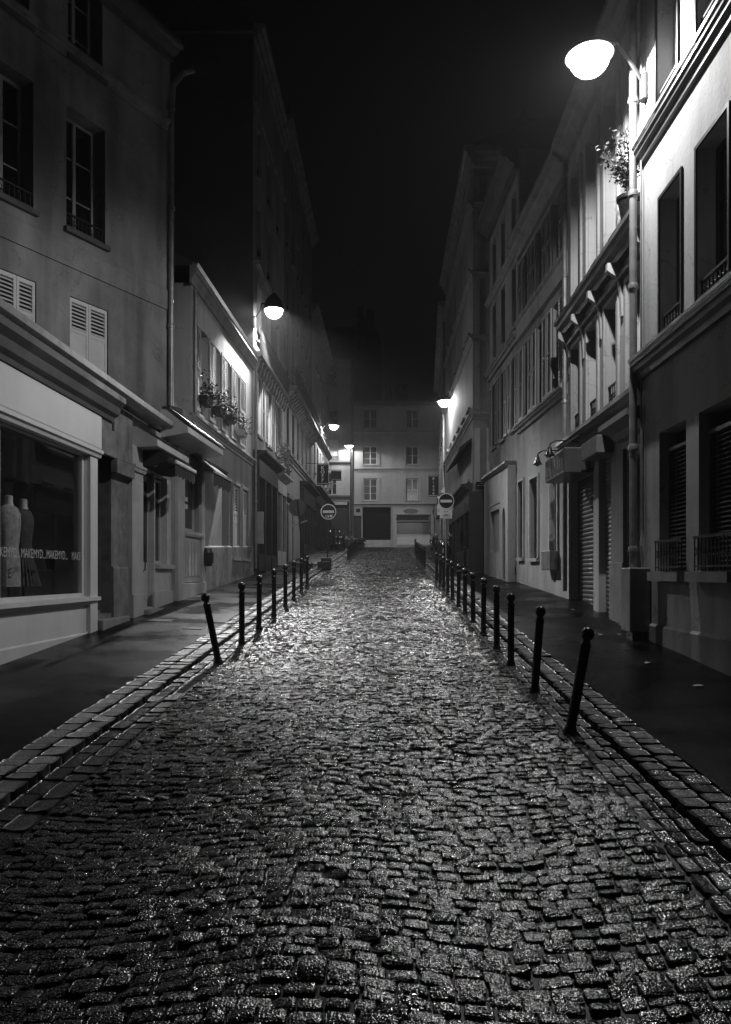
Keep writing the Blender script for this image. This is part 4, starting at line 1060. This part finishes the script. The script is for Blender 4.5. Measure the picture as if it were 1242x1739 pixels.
np_ = MB().box(FE0,.1,.52,.17,.19,5.08,5.36).build('street_name_plate','signred',b12)
m = MB()
for q in ((.24,.38,5.285,5.315),(.14,.24,5.205,5.23),(.26,.42,5.205,5.23)): m.box(FE0,q[0],q[1],.1905,.193,q[2],q[3])
m.build('plate_lettering','signdim',np_)
MB().prof(FE,0,FE.L,[(.35,17.95),(.3,18.05),(-4,19.6),(-5.1,18.0)]).build('roof','roof',b12)
chimney(b12,FE,2,1.2,18.6,1.6,-2.,4)
# --- far right house F
FF = Fac((3.35,43.52),(4.4,64.5),'R')
b13 = tall_house('far_right_house',FF,'dim house at the far end of the right row, next to the pizza sign',16.8,[(7.2,9.2,.4),(10.4,12.4,.4),(13.4,15.2,.4)],[(1.+2.3*i,1.9+2.3*i) for i in range(8)],'plasterD')
MB().prof(FF,0,FF.L,[(.003,6.3),(.25,6.35),(.25,6.5),(.003,6.6)]).build('string_course','stone',b13)
pipe(b13,[FF.at(.2,.1,16.5),FF.at(.2,.1,10.),FF.at(.2,.1,2.9)],.07,'zinc',(10.,6.))
shopfront(b13,FF,.6,6.,FF.g(3),5.9,'shop2',3,None,.6,.15)

# ================================================================== STREET LAMPS
def light(kind, loc, watts, parent):
    d = bpy.data.lights.new('bulb', kind); d.energy = watts; d.color = (1,1,1)
    o = bpy.data.objects.new('bulb', d); COL.objects.link(o); o.parent = parent; o.location = Vector(loc)-rootof(parent).location
    if kind == 'AREA': d.shape = 'RECTANGLE'; d.size = .13; d.size_y = .10; o.rotation_euler = (-math.pi/2,0,0)
    else: d.shadow_soft_size = .05
    return o
def wall_lamp(c, wx, label, s=1., mat='lampA', beam=False):
    """bowl lamp hung from a wall arm; c = centre of the rim, wx = wall x"""
    cx, cy, cz = c
    t = thing('street_lamp',(wx,cy,cz),label,'street lamp','wall mounted street lamps')
    sg = 1 if wx > cx else -1
    MB().tube([(wx,cy+.25,cz-.35),(wx-sg*.25,cy+.22,cz+.02),(cx+sg*.45,cy+.1,cz+.25),(cx,cy,cz+.22),(cx,cy,cz+.1)],.035,8).build('arm','iron',t,smooth=True)
    MB().lathe((wx-sg*.02,cy+.25,cz-.35),[(.09,-.2),(.09,.2)],10).build('wall_plate','iron',t)
    ax = (sg*-.06,0,1) if not beam else (0,0,1); ht = 2.7 if beam else 1.
    MB().lathe((cx,cy,cz),[(r_,h_*(ht if h_ > .02 else 1)) for r_,h_ in [(.02,.12),(.12*s,.115),(.25*s,.085),(.33*s,.02),(.345*s,-.012),(.37*s,-.015),(.375*s,.0),(.36*s,.03),(.28*s,.12),(.12*s,.19),(.03,.22)]],28,axis=ax).build('cap','iron' if beam else 'metal',t,smooth=True)
    n = 24; pr = [(.315*s*math.cos(a),-.03-.29*s*math.sin(a)) for a in [i*math.pi/2/7 for i in range(7)]]+[(.02,-.03-.29*s)]
    MB().lathe((cx,cy,cz),pr[::-1],n,cap=False).build('glass_bowl',mat,t,smooth=True)
    if beam:      # optic that throws along the street: a flat burner deep in the shade
        light('AREA',(cx,cy-.015,cz+.2),6800.,t); light('AREA',(cx,cy+.03,cz+.2),1500.,t).rotation_euler = (math.pi/2,0,0); light('POINT',(cx,cy,cz-.15),160.,t).data.shadow_soft_size = .15
        MB().abox(cx-.075,cx+.075,cy+.016,cy+.02,cz+.14,cz+.26).build('light_block_plate','metal',t)  # added plate behind the burner, blocks its light up the street
    else: light('POINT',(cx,cy,cz+.005),1230.,t)
wall_lamp((3.18,12.35,9.95),4.15,'big bright wall lamp at the upper right above the pale house')
wall_lamp((-3.93,28.3,11.3),-4.70,'bright wall lamp on the corner of the shuttered house on the left',1.,'lampL',True)
wall_lamp((3.02,40.,10.6),3.34,'bright wall lamp on the tall corner house far up the right side')
wall_lamp((-3.55,56.,12.35),-4.49,'small bright wall lamp at the far end of the left row')
pz = SL*64.6
t = thing('post_lamp',(-2.72,64.6,pz+.1),'lit lamp on a tall slim post in front of the end house','street lamp')
MB().lathe((-2.72,64.6,pz),[(.14,0),(.14,.5),(.08,.7),(.065,2.),(.05,7.6),(.05,8.1)],12).build('pole','iron',t,smooth=True)
MB().lathe((-2.86,64.6,pz+8.25),[(.03,.15),(.2,.11),(.40,-.015),(.42,-.01),(.42,.02),(.2,.18),(.03,.22)],20).build('cap','metal',t,smooth=True)
MB().tube([(-2.72,64.6,pz+8.),(-2.86,64.6,pz+8.3)],.04,6).build('arm','iron',t)
MB().lathe((-2.86,64.6,pz+8.24),[(.02,-.2),(.2,-.16),(.34,-.02)],18,cap=False).build('glass_bowl','lampP',t,smooth=True)
light('POINT',(-2.86,64.6,pz+8.30),640.,t)

# ================================================================== BOLLARDS
def make_bollard():
    o = MB().lathe((0,0,0),[(.062,-.1),(.062,.03),(.052,.05),(.047,.07),(.047,.80),(.052,.81),(.052,.83),(.045,.84),(.036,.86),(.036,.872)],16).build('bollard','black',None,smooth=True)
    h = MB().lathe((0,0,.925),[(.012,-.062),(.04,-.05),(.056,-.028),(.062,0),(.056,.028),(.042,.05),(.02,.062),(.004,.064)],16).build('ball_head','black',None,smooth=True)
    h.parent = o
    return o
proto = make_bollard(); first = [True]
def bollard(x, y, label, group, tx=0., ty=0., s=1.):
    if first[0]: o = proto; first[0] = False
    else:
        o = proto.copy(); COL.objects.link(o)
        h = proto.children[0].copy(); COL.objects.link(h); h.parent = o
    o.location = (x,y,SL*y-.03); o.rotation_euler = (ty,tx,rnd.uniform(0,6)*0)
    o.scale = (s,s,s)
    tag(o,label,'bollard',group)
ords = ['nearest','second','third','fourth','fifth','sixth','seventh','eighth','ninth','tenth','eleventh','twelfth','thirteenth']
RB = [(1.72,7.38,.18),(1.73,9.17,.075),(1.73,10.88,0),(1.73,12.25,-.005),(1.73,13.9,.01),(1.73,15.5,-.01),(1.73,17.07,0),(1.73,18.56,.01),(1.73,20.2,-.01),(1.73,21.7,0),(1.73,23.2,.0),(1.73,24.7,.02),(1.73,26.3,0)]
for i,(x,y,t) in enumerate(RB):
    lab = 'black ball-topped bollard leaning right, nearest of the right-hand row' if i == 0 else ('slightly leaning black bollard, second of the right-hand row behind the leaning one' if i == 1 else f'upright black bollard, {ords[i]} from the front in the right-hand row')
    bollard(x,y,lab,'bollards along the right kerb',t,0)
LB = [(-2.30,11.05,-.20),(-2.30,12.85,0),(-2.30,14.6,.01),(-2.30,16.6,-.005),(-2.30,18.5,0),(-2.30,20.2,.01),(-2.30,22.05,0),(-2.30,23.7,0)]
for i,(x,y,t) in enumerate(LB):
    lab = 'black ball-topped bollard leaning left, nearest of the left-hand row' if i == 0 else f'upright black bollard, {ords[i]} from the front in the left-hand row'
    bollard(x,y,lab,'bollards along the left kerb',t,0)
for i in range(9): bollard(-1.88,41.4+1.55*i,f'dark bollard of the far left row before the end house, {ords[i]} from its near end','far bollards on the left')
for i in range(8): bollard(1.72,34.+1.2*i,f'dark bollard of the tight far right row, {ords[i]} from its near end','far bollards on the right')
for i in range(3): bollard(1.9+.05*i,49.+1.1*i,f'dark bollard close before the end shop on the right, {ords[i]} from its near end','end bollards on the right')
bollard(2.98,29.4,'lone pale-topped bollard standing by the black corner shopfront on the right','bollards along the right kerb',0,0,1.12)

# ================================================================== SIGNS
def disc(c, n, r, th, name, mat, parent, seg=32):
    return MB().lathe(c,[(r*.98,-th),(r,-th*.6),(r,0)],seg,axis=n).build(name,mat,parent,smooth=True)
def no_entry(c, base, label, sticker=False):
    t = thing('no_entry_sign',base,label,'road sign','no entry signs')
    cx,cy,cz = c
    MB().tube([(base[0],base[1],base[2]-.1),(cx,cy+.05,cz+.3)],.032,10).build('pole','metal' if not sticker else 'iron',t,smooth=True)
    wm = 'signdim' if sticker else 'signwhite'
    d = disc((cx,cy,cz),(0,-1,0),.335,.02,'sign_disc',wm,t)
    disc((cx,cy-.003,cz),(0,-1,0),.295,.004,'red_field','signred',d)
    MB().abox(cx-.235,cx+.235,cy-.010,cy-.006,cz-.055,cz+.055).build('white_bar',wm,d)
    if sticker:
        MB().abox(cx-.12,cx+.03,cy-.009,cy-.006,cz-.25,cz-.15).build('sticker',wm,d)
        MB().abox(cx+.06,cx+.17,cy-.009,cy-.006,cz-.23,cz-.13).build('sticker',wm,d)
        MB().abox(cx-.1,cx-.02,cy-.012,cy-.0095,cz-.23,cz-.18).build('sticker_print','black',d)
    return t
yS = 34.; zS = HC+(HY-869)*yS/FPX
ne = no_entry(((558-VX)*yS/FPX,yS,zS),((556-VX)*yS/FPX,yS+.05,SL*yS+.06),'round no entry sign with a sticker, on a pole in a stepped block',True)
bl = thing('sign_ballast',(-2.55,33.9,SL*34+.04),'stepped dark concrete block holding the left no entry sign','concrete block')
m = MB().abox(-2.82,-2.28,33.55,34.25,SL*34-.02,SL*34+.30); m.build('lower_block','castiron',bl,bevel=.02)
MB().abox(-2.68,-2.27,33.6,34.2,SL*34+.301,SL*34+.46).build('upper_block','castiron',bl,bevel=.02)
yR = 33.; zR = HC+(HY-851)*yR/FPX; xR = (758-VX)*yR/FPX
nr = no_entry((xR,yR,zR),(xR,yR+.05,SL*yR+.06),'round no entry sign over two white plates at the right')
pl = MB().abox(xR-.37,xR+.30,yR+.035,yR+.055,zR-.58,zR-.12).build('white_plate','signwhite',nr)
text('ST',.17,'black','plate_lettering',pl,(xR-.36,yR+.03,zR-.46),(1,0,0),(0,0,1),.95)
text('D',.17,'black','plate_lettering',pl,(xR+.17,yR+.03,zR-.46),(1,0,0),(0,0,1),.95)
p2 = MB().abox(xR-.26,xR+.24,yR-.03,yR-.012,zR-.72,zR-.35).build('cycle_plate','signwhite',nr)
text('SAUF',.10,'black','plate_lettering',p2,(xR-.12,yR-.033,zR-.47),(1,0,0),(0,0,1),.9)
bm = MB()
for dx in (-.085,.085): bm.tube([(xR+dx+.06*math.cos(k*math.pi/5),yR-.034,zR-.62+.06*math.sin(k*math.pi/5)) for k in range(11)],.007,4)
bm.tube([(xR-.085,yR-.034,zR-.62),(xR-.03,yR-.034,zR-.54),(xR+.05,yR-.034,zR-.54),(xR+.085,yR-.034,zR-.62)],.007,4)
bm.tube([(xR-.03,yR-.034,zR-.54),(xR,yR-.034,zR-.62),(xR+.05,yR-.034,zR-.54)],.007,4)
bm.build('bicycle_symbol','black',p2)
# leaning sign seen from the back
yb = 30.; bx, bz = (519-VX)*yb/FPX, SL*yb+.05
tx, tz = (505-VX)*yb/FPX, HC+(HY-862)*yb/FPX
ls = thing('leaning_sign',(bx,yb,bz),'round sign on a leaning black pole seen from behind on the left pavement','road sign')
MB().tube([(bx,yb,bz-.1),(tx,yb,tz+.28)],.032,10).build('pole','iron',ls,smooth=True)
disc((tx,yb+.06,tz),(.15,1,0),.33,.02,'sign_disc','signback',ls)
dx = tx-bx; ux, uz = .93, .37
MB().hexa([(tx+.08-.32*ux,yb+.04,tz-.62-.32*uz),(tx+.08+.32*ux,yb+.04,tz-.62+.32*uz),(tx+.08+.32*ux,yb+.07,tz-.62+.32*uz),(tx+.08-.32*ux,yb+.07,tz-.62-.32*uz),
           (tx+.07-.32*ux,yb+.04,tz-.57-.32*uz),(tx+.07+.32*ux,yb+.04,tz-.57+.32*uz),(tx+.07+.32*ux,yb+.07,tz-.57+.32*uz),(tx+.07-.32*ux,yb+.07,tz-.57-.32*uz)]).build('cross_strip','signdim',ls)
def blade(px0,px1,py0,py1,yy,word,label,size,wall_x,name='blade_sign',mat='signred',up=True):
    x0,x1 = (px0-VX)*yy/FPX,(px1-VX)*yy/FPX; z0,z1 = HC+(HY-py1)*yy/FPX,HC+(HY-py0)*yy/FPX
    t = thing(name,((x0+x1)/2,yy,z0),label,'shop sign','shop signs jutting over the pavement')
    MB().abox(x0,x1,yy,yy+.14,z0,z1).build('panel',mat,t,bevel=.015)
    MB().abox(x0+.04,x1-.04,yy-.012,yy-.002,z0+.05,z0+.10).build('edge_strip','metal',t)
    MB().abox(x0+.04,x1-.04,yy-.012,yy-.002,z1-.06,z1-.03).build('edge_strip','metal',t)
    MB().tube([(wall_x,yy+.07,z1+.05),(x1 if wall_x < x0 else x0,yy+.07,z1+.05)],.018,6).build('bracket','iron',t)
    if word:
        h = (z1-z0-.25)/len(word)
        for i,chx in enumerate(word):
            text(chx,size,'letter','sign_letter',t,((x0+x1)/2,yy-.006,z1-.12-h*(i+1)+.04),(1,0,0),(0,0,1),1.1,'CENTER')
    return t
blade(538.5,558,788,823,46.,'KOFF','black shop sign with four white letters stacked, reading KOFF','.0' and .27,-4.55)
blade(728,745,808,843,60.,'Pizza','black shop sign with the word Pizza stacked in white letters',.30,4.2)
blade(562.5,580,799,816,55.,'','plain dark blade sign without letters beside the lit end wall',.2,-4.5,mat='wooddark')
blade(557,566,819,831,56.,'','small white blade sign below the plain dark one at the left end',.2,-4.5,mat='signwhite')

# ================================================================== SCOOTERS
def wheel(parent, c, r, w):
    ty = MB().lathe(c,[(r*.62,-w*.4),(r*.9,-w*.5),(r,-w*.25),(r,w*.25),(r*.9,w*.5),(r*.62,w*.4)],18,axis=(1,0,0)).build('wheel','rubber',parent,smooth=True,local=True)
    MB().lathe(c,[(r*.62,-w*.3),(r*.2,-w*.35),(r*.2,w*.35),(r*.62,w*.3)],14,axis=(1,0,0)).build('rim','chrome',ty,smooth=True,local=True)
def make_scooter(label):
    t = thing('scooter',(0,0,0),label,'scooter','scooters parked near the end of the street')
    wheel(t,(0,.62,.24),.24,.11); wheel(t,(0,-.62,.24),.24,.11)
    b = MB()   # rear body
    secs = [(-.92,.55,.10,.05),(-.75,.60,.17,.12),(-.45,.58,.20,.17),(-.15,.50,.20,.16),(.0,.34,.17,.07)]
    n = 12
    for y,z,wx,hz in secs:
        for j in range(n):
            a = 2*math.pi*j/n; b.v.append((wx*math.cos(a),y,z+hz*math.sin(a)))
    for i in range(len(secs)-1):
        for j in range(n): b.f.append((i*n+j,i*n+(j+1)%n,(i+1)*n+(j+1)%n,(i+1)*n+j))
    b.f.append(tuple(range(n-1,-1,-1))); k=(len(secs)-1)*n; b.f.append(tuple(range(k,k+n)))
    b.abox(-.17,.17,-.02,.42,.22,.30)
    b.build('body','paint',t,smooth=True,local=True)
    MB().hexa([(-.2,.38,.25),(.2,.38,.25),(.13,.50,.25),(-.13,.50,.25),(-.22,.46,.95),(.22,.46,.95),(.10,.62,.95),(-.10,.62,.95)]).build('leg_shield','paint',t,local=True,bevel=.03)
    MB().hexa([(-.15,-.88,.70),(.15,-.88,.70),(.13,.0,.66),(-.13,.0,.66),(-.13,-.85,.80),(.13,-.85,.80),(.10,-.02,.76),(-.10,-.02,.76)]).build('seat','rubber',t,local=True,bevel=.03)
    MB().tube([(-.34,.34,1.06),(-.15,.44,1.04),(.15,.44,1.04),(.34,.34,1.06)],.02,8).build('handlebar','black',t,smooth=True,local=True)
    MB().tube([(0,.5,.9),(0,.66,.24)],.035,8).build('fork','metal',t,local=True)
    MB().lathe((0,.60,.86),[(.09,0),(.085,.03),(.05,.05)],14,axis=(0,1,0)).build('headlight','chrome',t,smooth=True,local=True)
    MB().abox(-.07,.07,-.97,-.93,.56,.63).build('tail_light','glint',t,local=True)
    for s in (-1,1):
        MB().tube([(s*.28,.40,1.06),(s*.34,.42,1.24)],.008,5).build('mirror_stem','black',t,local=True)
        MB().lathe((s*.35,.42,1.27),[(.07,0),(.065,.015),(.02,.025)],12,axis=(0,1,0)).build('mirror','chrome',t,smooth=True,local=True)
    MB().lathe((0,.62,.24),[(.26,-.06),(.28,0),(.26,.06)],12,axis=(1,0,0),cap=False).build('mudguard','paint',t,smooth=True,local=True)
    MB().tube([(.14,-.3,.2),(.14,-.95,.32)],.04,8).build('exhaust','chrome',t,local=True)
    return t
sp = make_scooter('dark scooter parked at the foot of the end corner house, behind the far left bollards')
def copy_thing(o, loc, rz, label):
    c = o.copy(); COL.objects.link(c); c.location = loc; c.rotation_euler = (0,0,rz); c['label'] = label
    for ch in o.children:
        d = ch.copy(); COL.objects.link(d); d.parent = c
        for g_ in ch.children:
            e_ = g_.copy(); COL.objects.link(e_); e_.parent = d
    return c
def sloped(x,y,off=.07): return (x,y,SL*y+off)
sp.location = sloped(-3.0,56.5); sp.rotation_euler = (0,0,math.pi*.93)
copy_thing(sp,sloped(-3.65,57.5),math.pi*1.1,'dark scooter nearest to the left row of shops at the street end')
copy_thing(sp,sloped(-2.35,55.0),math.pi*.55,'scooter standing crosswise right behind the far left bollards')
copy_thing(sp,sloped(-2.3,60.5),math.pi*.6,'hindmost dark scooter below the post lamp on the left')
copy_thing(sp,sloped(3.45,55.5),math.pi*1.05,'dark scooter parked before the end shop on the right')
copy_thing(sp,sloped(2.75,36.5),math.pi*.95,'dark scooter parked on the right pavement behind the no entry sign')
copy_thing(sp,sloped(2.95,39.0),math.pi*.9,'dark scooter half hidden behind the one near the right no entry sign')
MBc = thing('rolled_tarpaulin',sloped(-2.0,52.5),'pale folded cover lying over a scooter seat by the far left bollards','cover')
m = MB()
for i in range(7): m.tube([(-2.55+.11*i,52.3+.3*math.sin(i),SL*52.5+.95+.08*math.sin(i*2)),(-2.5+.11*i,52.9,SL*52.5+.85)],.06,7)
m.build('folds','potpale',MBc,smooth=True)

# ================================================================== WINDOW PLANTS
def window_plant(c, label, s=1., seed=1, potm='pot', drop=.3, leafm='leafdark'):
    c = Vector(c); t = thing('window_plant',c,label,'plant','plants on the left facades')
    MB().hexa([c+Vector(v) for v in ((0,-.35*s,0),(.2,-.35*s,0),(.2,.35*s,0),(0,.35*s,0),(-.0,-.4*s,.18),(.24,-.4*s,.18),(.24,.4*s,.18),(-.0,.4*s,.18))]).build('planter',potm,t)
    lf = MB(); r = random.Random(seed)
    for k in range(int(16*s)):
        q = c+Vector((.15+r.gauss(0,.09),r.uniform(-.4,.4)*s,.25+r.uniform(-drop,.45)*s)); leaves(lf,q,14,.07,.09,.09,.09,seed*100+k)
    lf.build('foliage',leafm,t)
F2p = lambda px,py: F2.at(F2.U(px,.1),.05,F2.Z(px,py,.1))
window_plant(F2p(346,688),'trailing dark plant on the first window sill of the low house',1.,1,'pot',.2)
window_plant(F2p(369,705),'bushy dark plant on the middle window sill of the low house',1.,2,'pot',.2)
window_plant(F2p(388,718),'hanging plant between the shutters of the low house, next to its last window',.9,3,'pot',.2)
window_plant(F2p(408,742),'plant in a pale pot on the last sill of the low house',.9,4,'potpale',.1)
F3p = lambda px,py: F3.at(F3.U(px,.25),.2,F3.Z(px,py,.25))
window_plant(F3.at(5.1,.2,6.3),'shrub above the dark shopfront of the shuttered house',1.7,5,'potpale',.1)
window_plant(F3.at(6.4,.2,6.3),'second shrub over the shopfronts, at the far end of the shuttered house',1.5,6,'pot',.2)
window_plant(F4.at(2.4,.3,10.6),'big round dark bush on the long balcony of the tall left house',2.6,7,'pot',.2)

for (px,py,w,h,lab) in ((268,1052,.5,.35,'small rectangular utility cover set in the left pavement near the doorstep'),(330,1062,.28,.28,'square utility cover in the left pavement beside the leaning bollard')):
    y = (HC-.09)*FPX/(py-890); x = (px-VX)*y/FPX; z = SL*y+.026+.296*(-3.035-x)/7.465
    t = thing('utility_cover',(x,y,z),lab,'cover','utility covers in the left pavement')
    m = MB(); P = lambda u,v,hh: (x+u,y+v,z+SL*v+hh-.04*u)
    for q in ((-w/2-.03,w/2+.03,-h/2-.03,-h/2),(-w/2-.03,w/2+.03,h/2,h/2+.03),(-w/2-.03,-w/2,-h/2,h/2),(w/2,w/2+.03,-h/2,h/2)):
        m.hexa([P(q[0],q[2],-.04),P(q[1],q[2],-.04),P(q[1],q[3],-.04),P(q[0],q[3],-.04),P(q[0],q[2],.008),P(q[1],q[2],.008),P(q[1],q[3],.008),P(q[0],q[3],.008)])
    m.build('frame','castiron',t)
    m = MB(); m.hexa([P(-w/2+.008,-h/2+.008,-.04),P(w/2-.008,-h/2+.008,-.04),P(w/2-.008,h/2-.008,-.04),P(-w/2+.008,h/2-.008,-.04),P(-w/2+.008,-h/2+.008,.005),P(w/2-.008,-h/2+.008,.005),P(w/2-.008,h/2-.008,.005),P(-w/2+.008,h/2-.008,.005)])
    m.build('lid','castiron',t)
# ================================================================== FALLEN LEAVES
for i,(px,py,lab) in enumerate([(1100,1128,'pale wet fallen leaf on the dark pavement right of the leaning bollard'),(1186,1168,'pale fallen leaf on the right pavement farthest to the right'),(970,1038,'pale fallen leaf before the rolled down shutters on the right'),(1020,1080,'small fallen leaf near the doorstep on the right'),(1048,1081,'pale fallen leaf close to the meter box on the right'),(993,1081,'pale fallen leaf just behind the leaning bollard on the right')]):
    y = (HC-.06)*FPX/(py-890); x = (px-VX)*y/FPX; z = SL*y+.03+.131*(x-2.38)/3.22
    m = MB(); a = rnd.uniform(0,3); s = .075
    P = lambda u,v,h: (x+s*(u*math.cos(a)-v*math.sin(a)),y+s*(u*math.sin(a)+v*math.cos(a)),z+h)
    m.poly(P(-1,0,.004),P(-.3,-.5,.012),P(.6,-.3,.01),P(1,0,.004),P(.1,0,.0)); m.poly(P(-1,0,.004),P(.1,0,.0),P(1,0,.004),P(.6,.35,.016),P(-.3,.5,.014))
    o = m.build('fallen_leaf','leafdry'); tag(o,lab,'leaf','fallen leaves on the right pavement')

# ================================================================== AIR, SKY, CAMERA
hz = MB().abox(-62,62,-16,120,-3.0,34).build('haze','ground')
mh = bpy.data.materials.new('drizzle'); mh.use_nodes = True; nt = mh.node_tree; nt.nodes.clear()
pv = nt.nodes.new('ShaderNodeVolumePrincipled'); pv.inputs['Color'].default_value = g3(.9); pv.inputs['Density'].default_value = .0009; pv.inputs['Anisotropy'].default_value = .2
oo = nt.nodes.new('ShaderNodeOutputMaterial'); nt.links.new(pv.outputs[0],oo.inputs['Volume'])
mh.cycles.volume_sampling = 'EQUIANGULAR'; hz.data.materials.clear(); hz.data.materials.append(mh); tag(hz,kind='stuff')

wd = bpy.data.worlds.new('World'); scene.world = wd; wd.use_nodes = True; nt = wd.node_tree
bg = nt.nodes['Background']
sky = nt.nodes.new('ShaderNodeTexSky'); sky.sky_type = 'NISHITA'; sky.sun_disc = False; sky.sun_elevation = math.radians(-4); sky.sun_rotation = math.radians(0)
bw = nt.nodes.new('ShaderNodeRGBToBW'); nt.links.new(sky.outputs[0],bw.inputs[0]); nt.links.new(bw.outputs[0],bg.inputs[0])
bg.inputs[1].default_value = .02

cam = bpy.data.cameras.new('camera'); co = bpy.data.objects.new('camera',cam); COL.objects.link(co)
cam.sensor_fit = 'VERTICAL'; cam.sensor_height = 36; cam.lens = 36*FPX/1739
co.location = (0,0,HC); co.rotation_euler = (math.pi/2,0,0)
cam.shift_x = -(VX-621)/1739; cam.shift_y = (HY-869.5)/1739
cam.clip_end = 400
scene.camera = co
vs = scene.view_settings; vs.view_transform = 'Standard'; vs.look = 'None'; vs.exposure = 0; vs.gamma = 1
scene.cycles.use_denoising = True; scene.cycles.denoising_prefilter = 'ACCURATE'
scene.cycles.max_bounces = 6; scene.cycles.diffuse_bounces = 1; scene.cycles.glossy_bounces = 3; scene.cycles.volume_bounces = 0
scene.cycles.sample_clamp_indirect = 2.0; scene.cycles.sample_clamp_direct = 40.0; scene.cycles.filter_width = 1.5
scene.cycles.use_light_tree = True
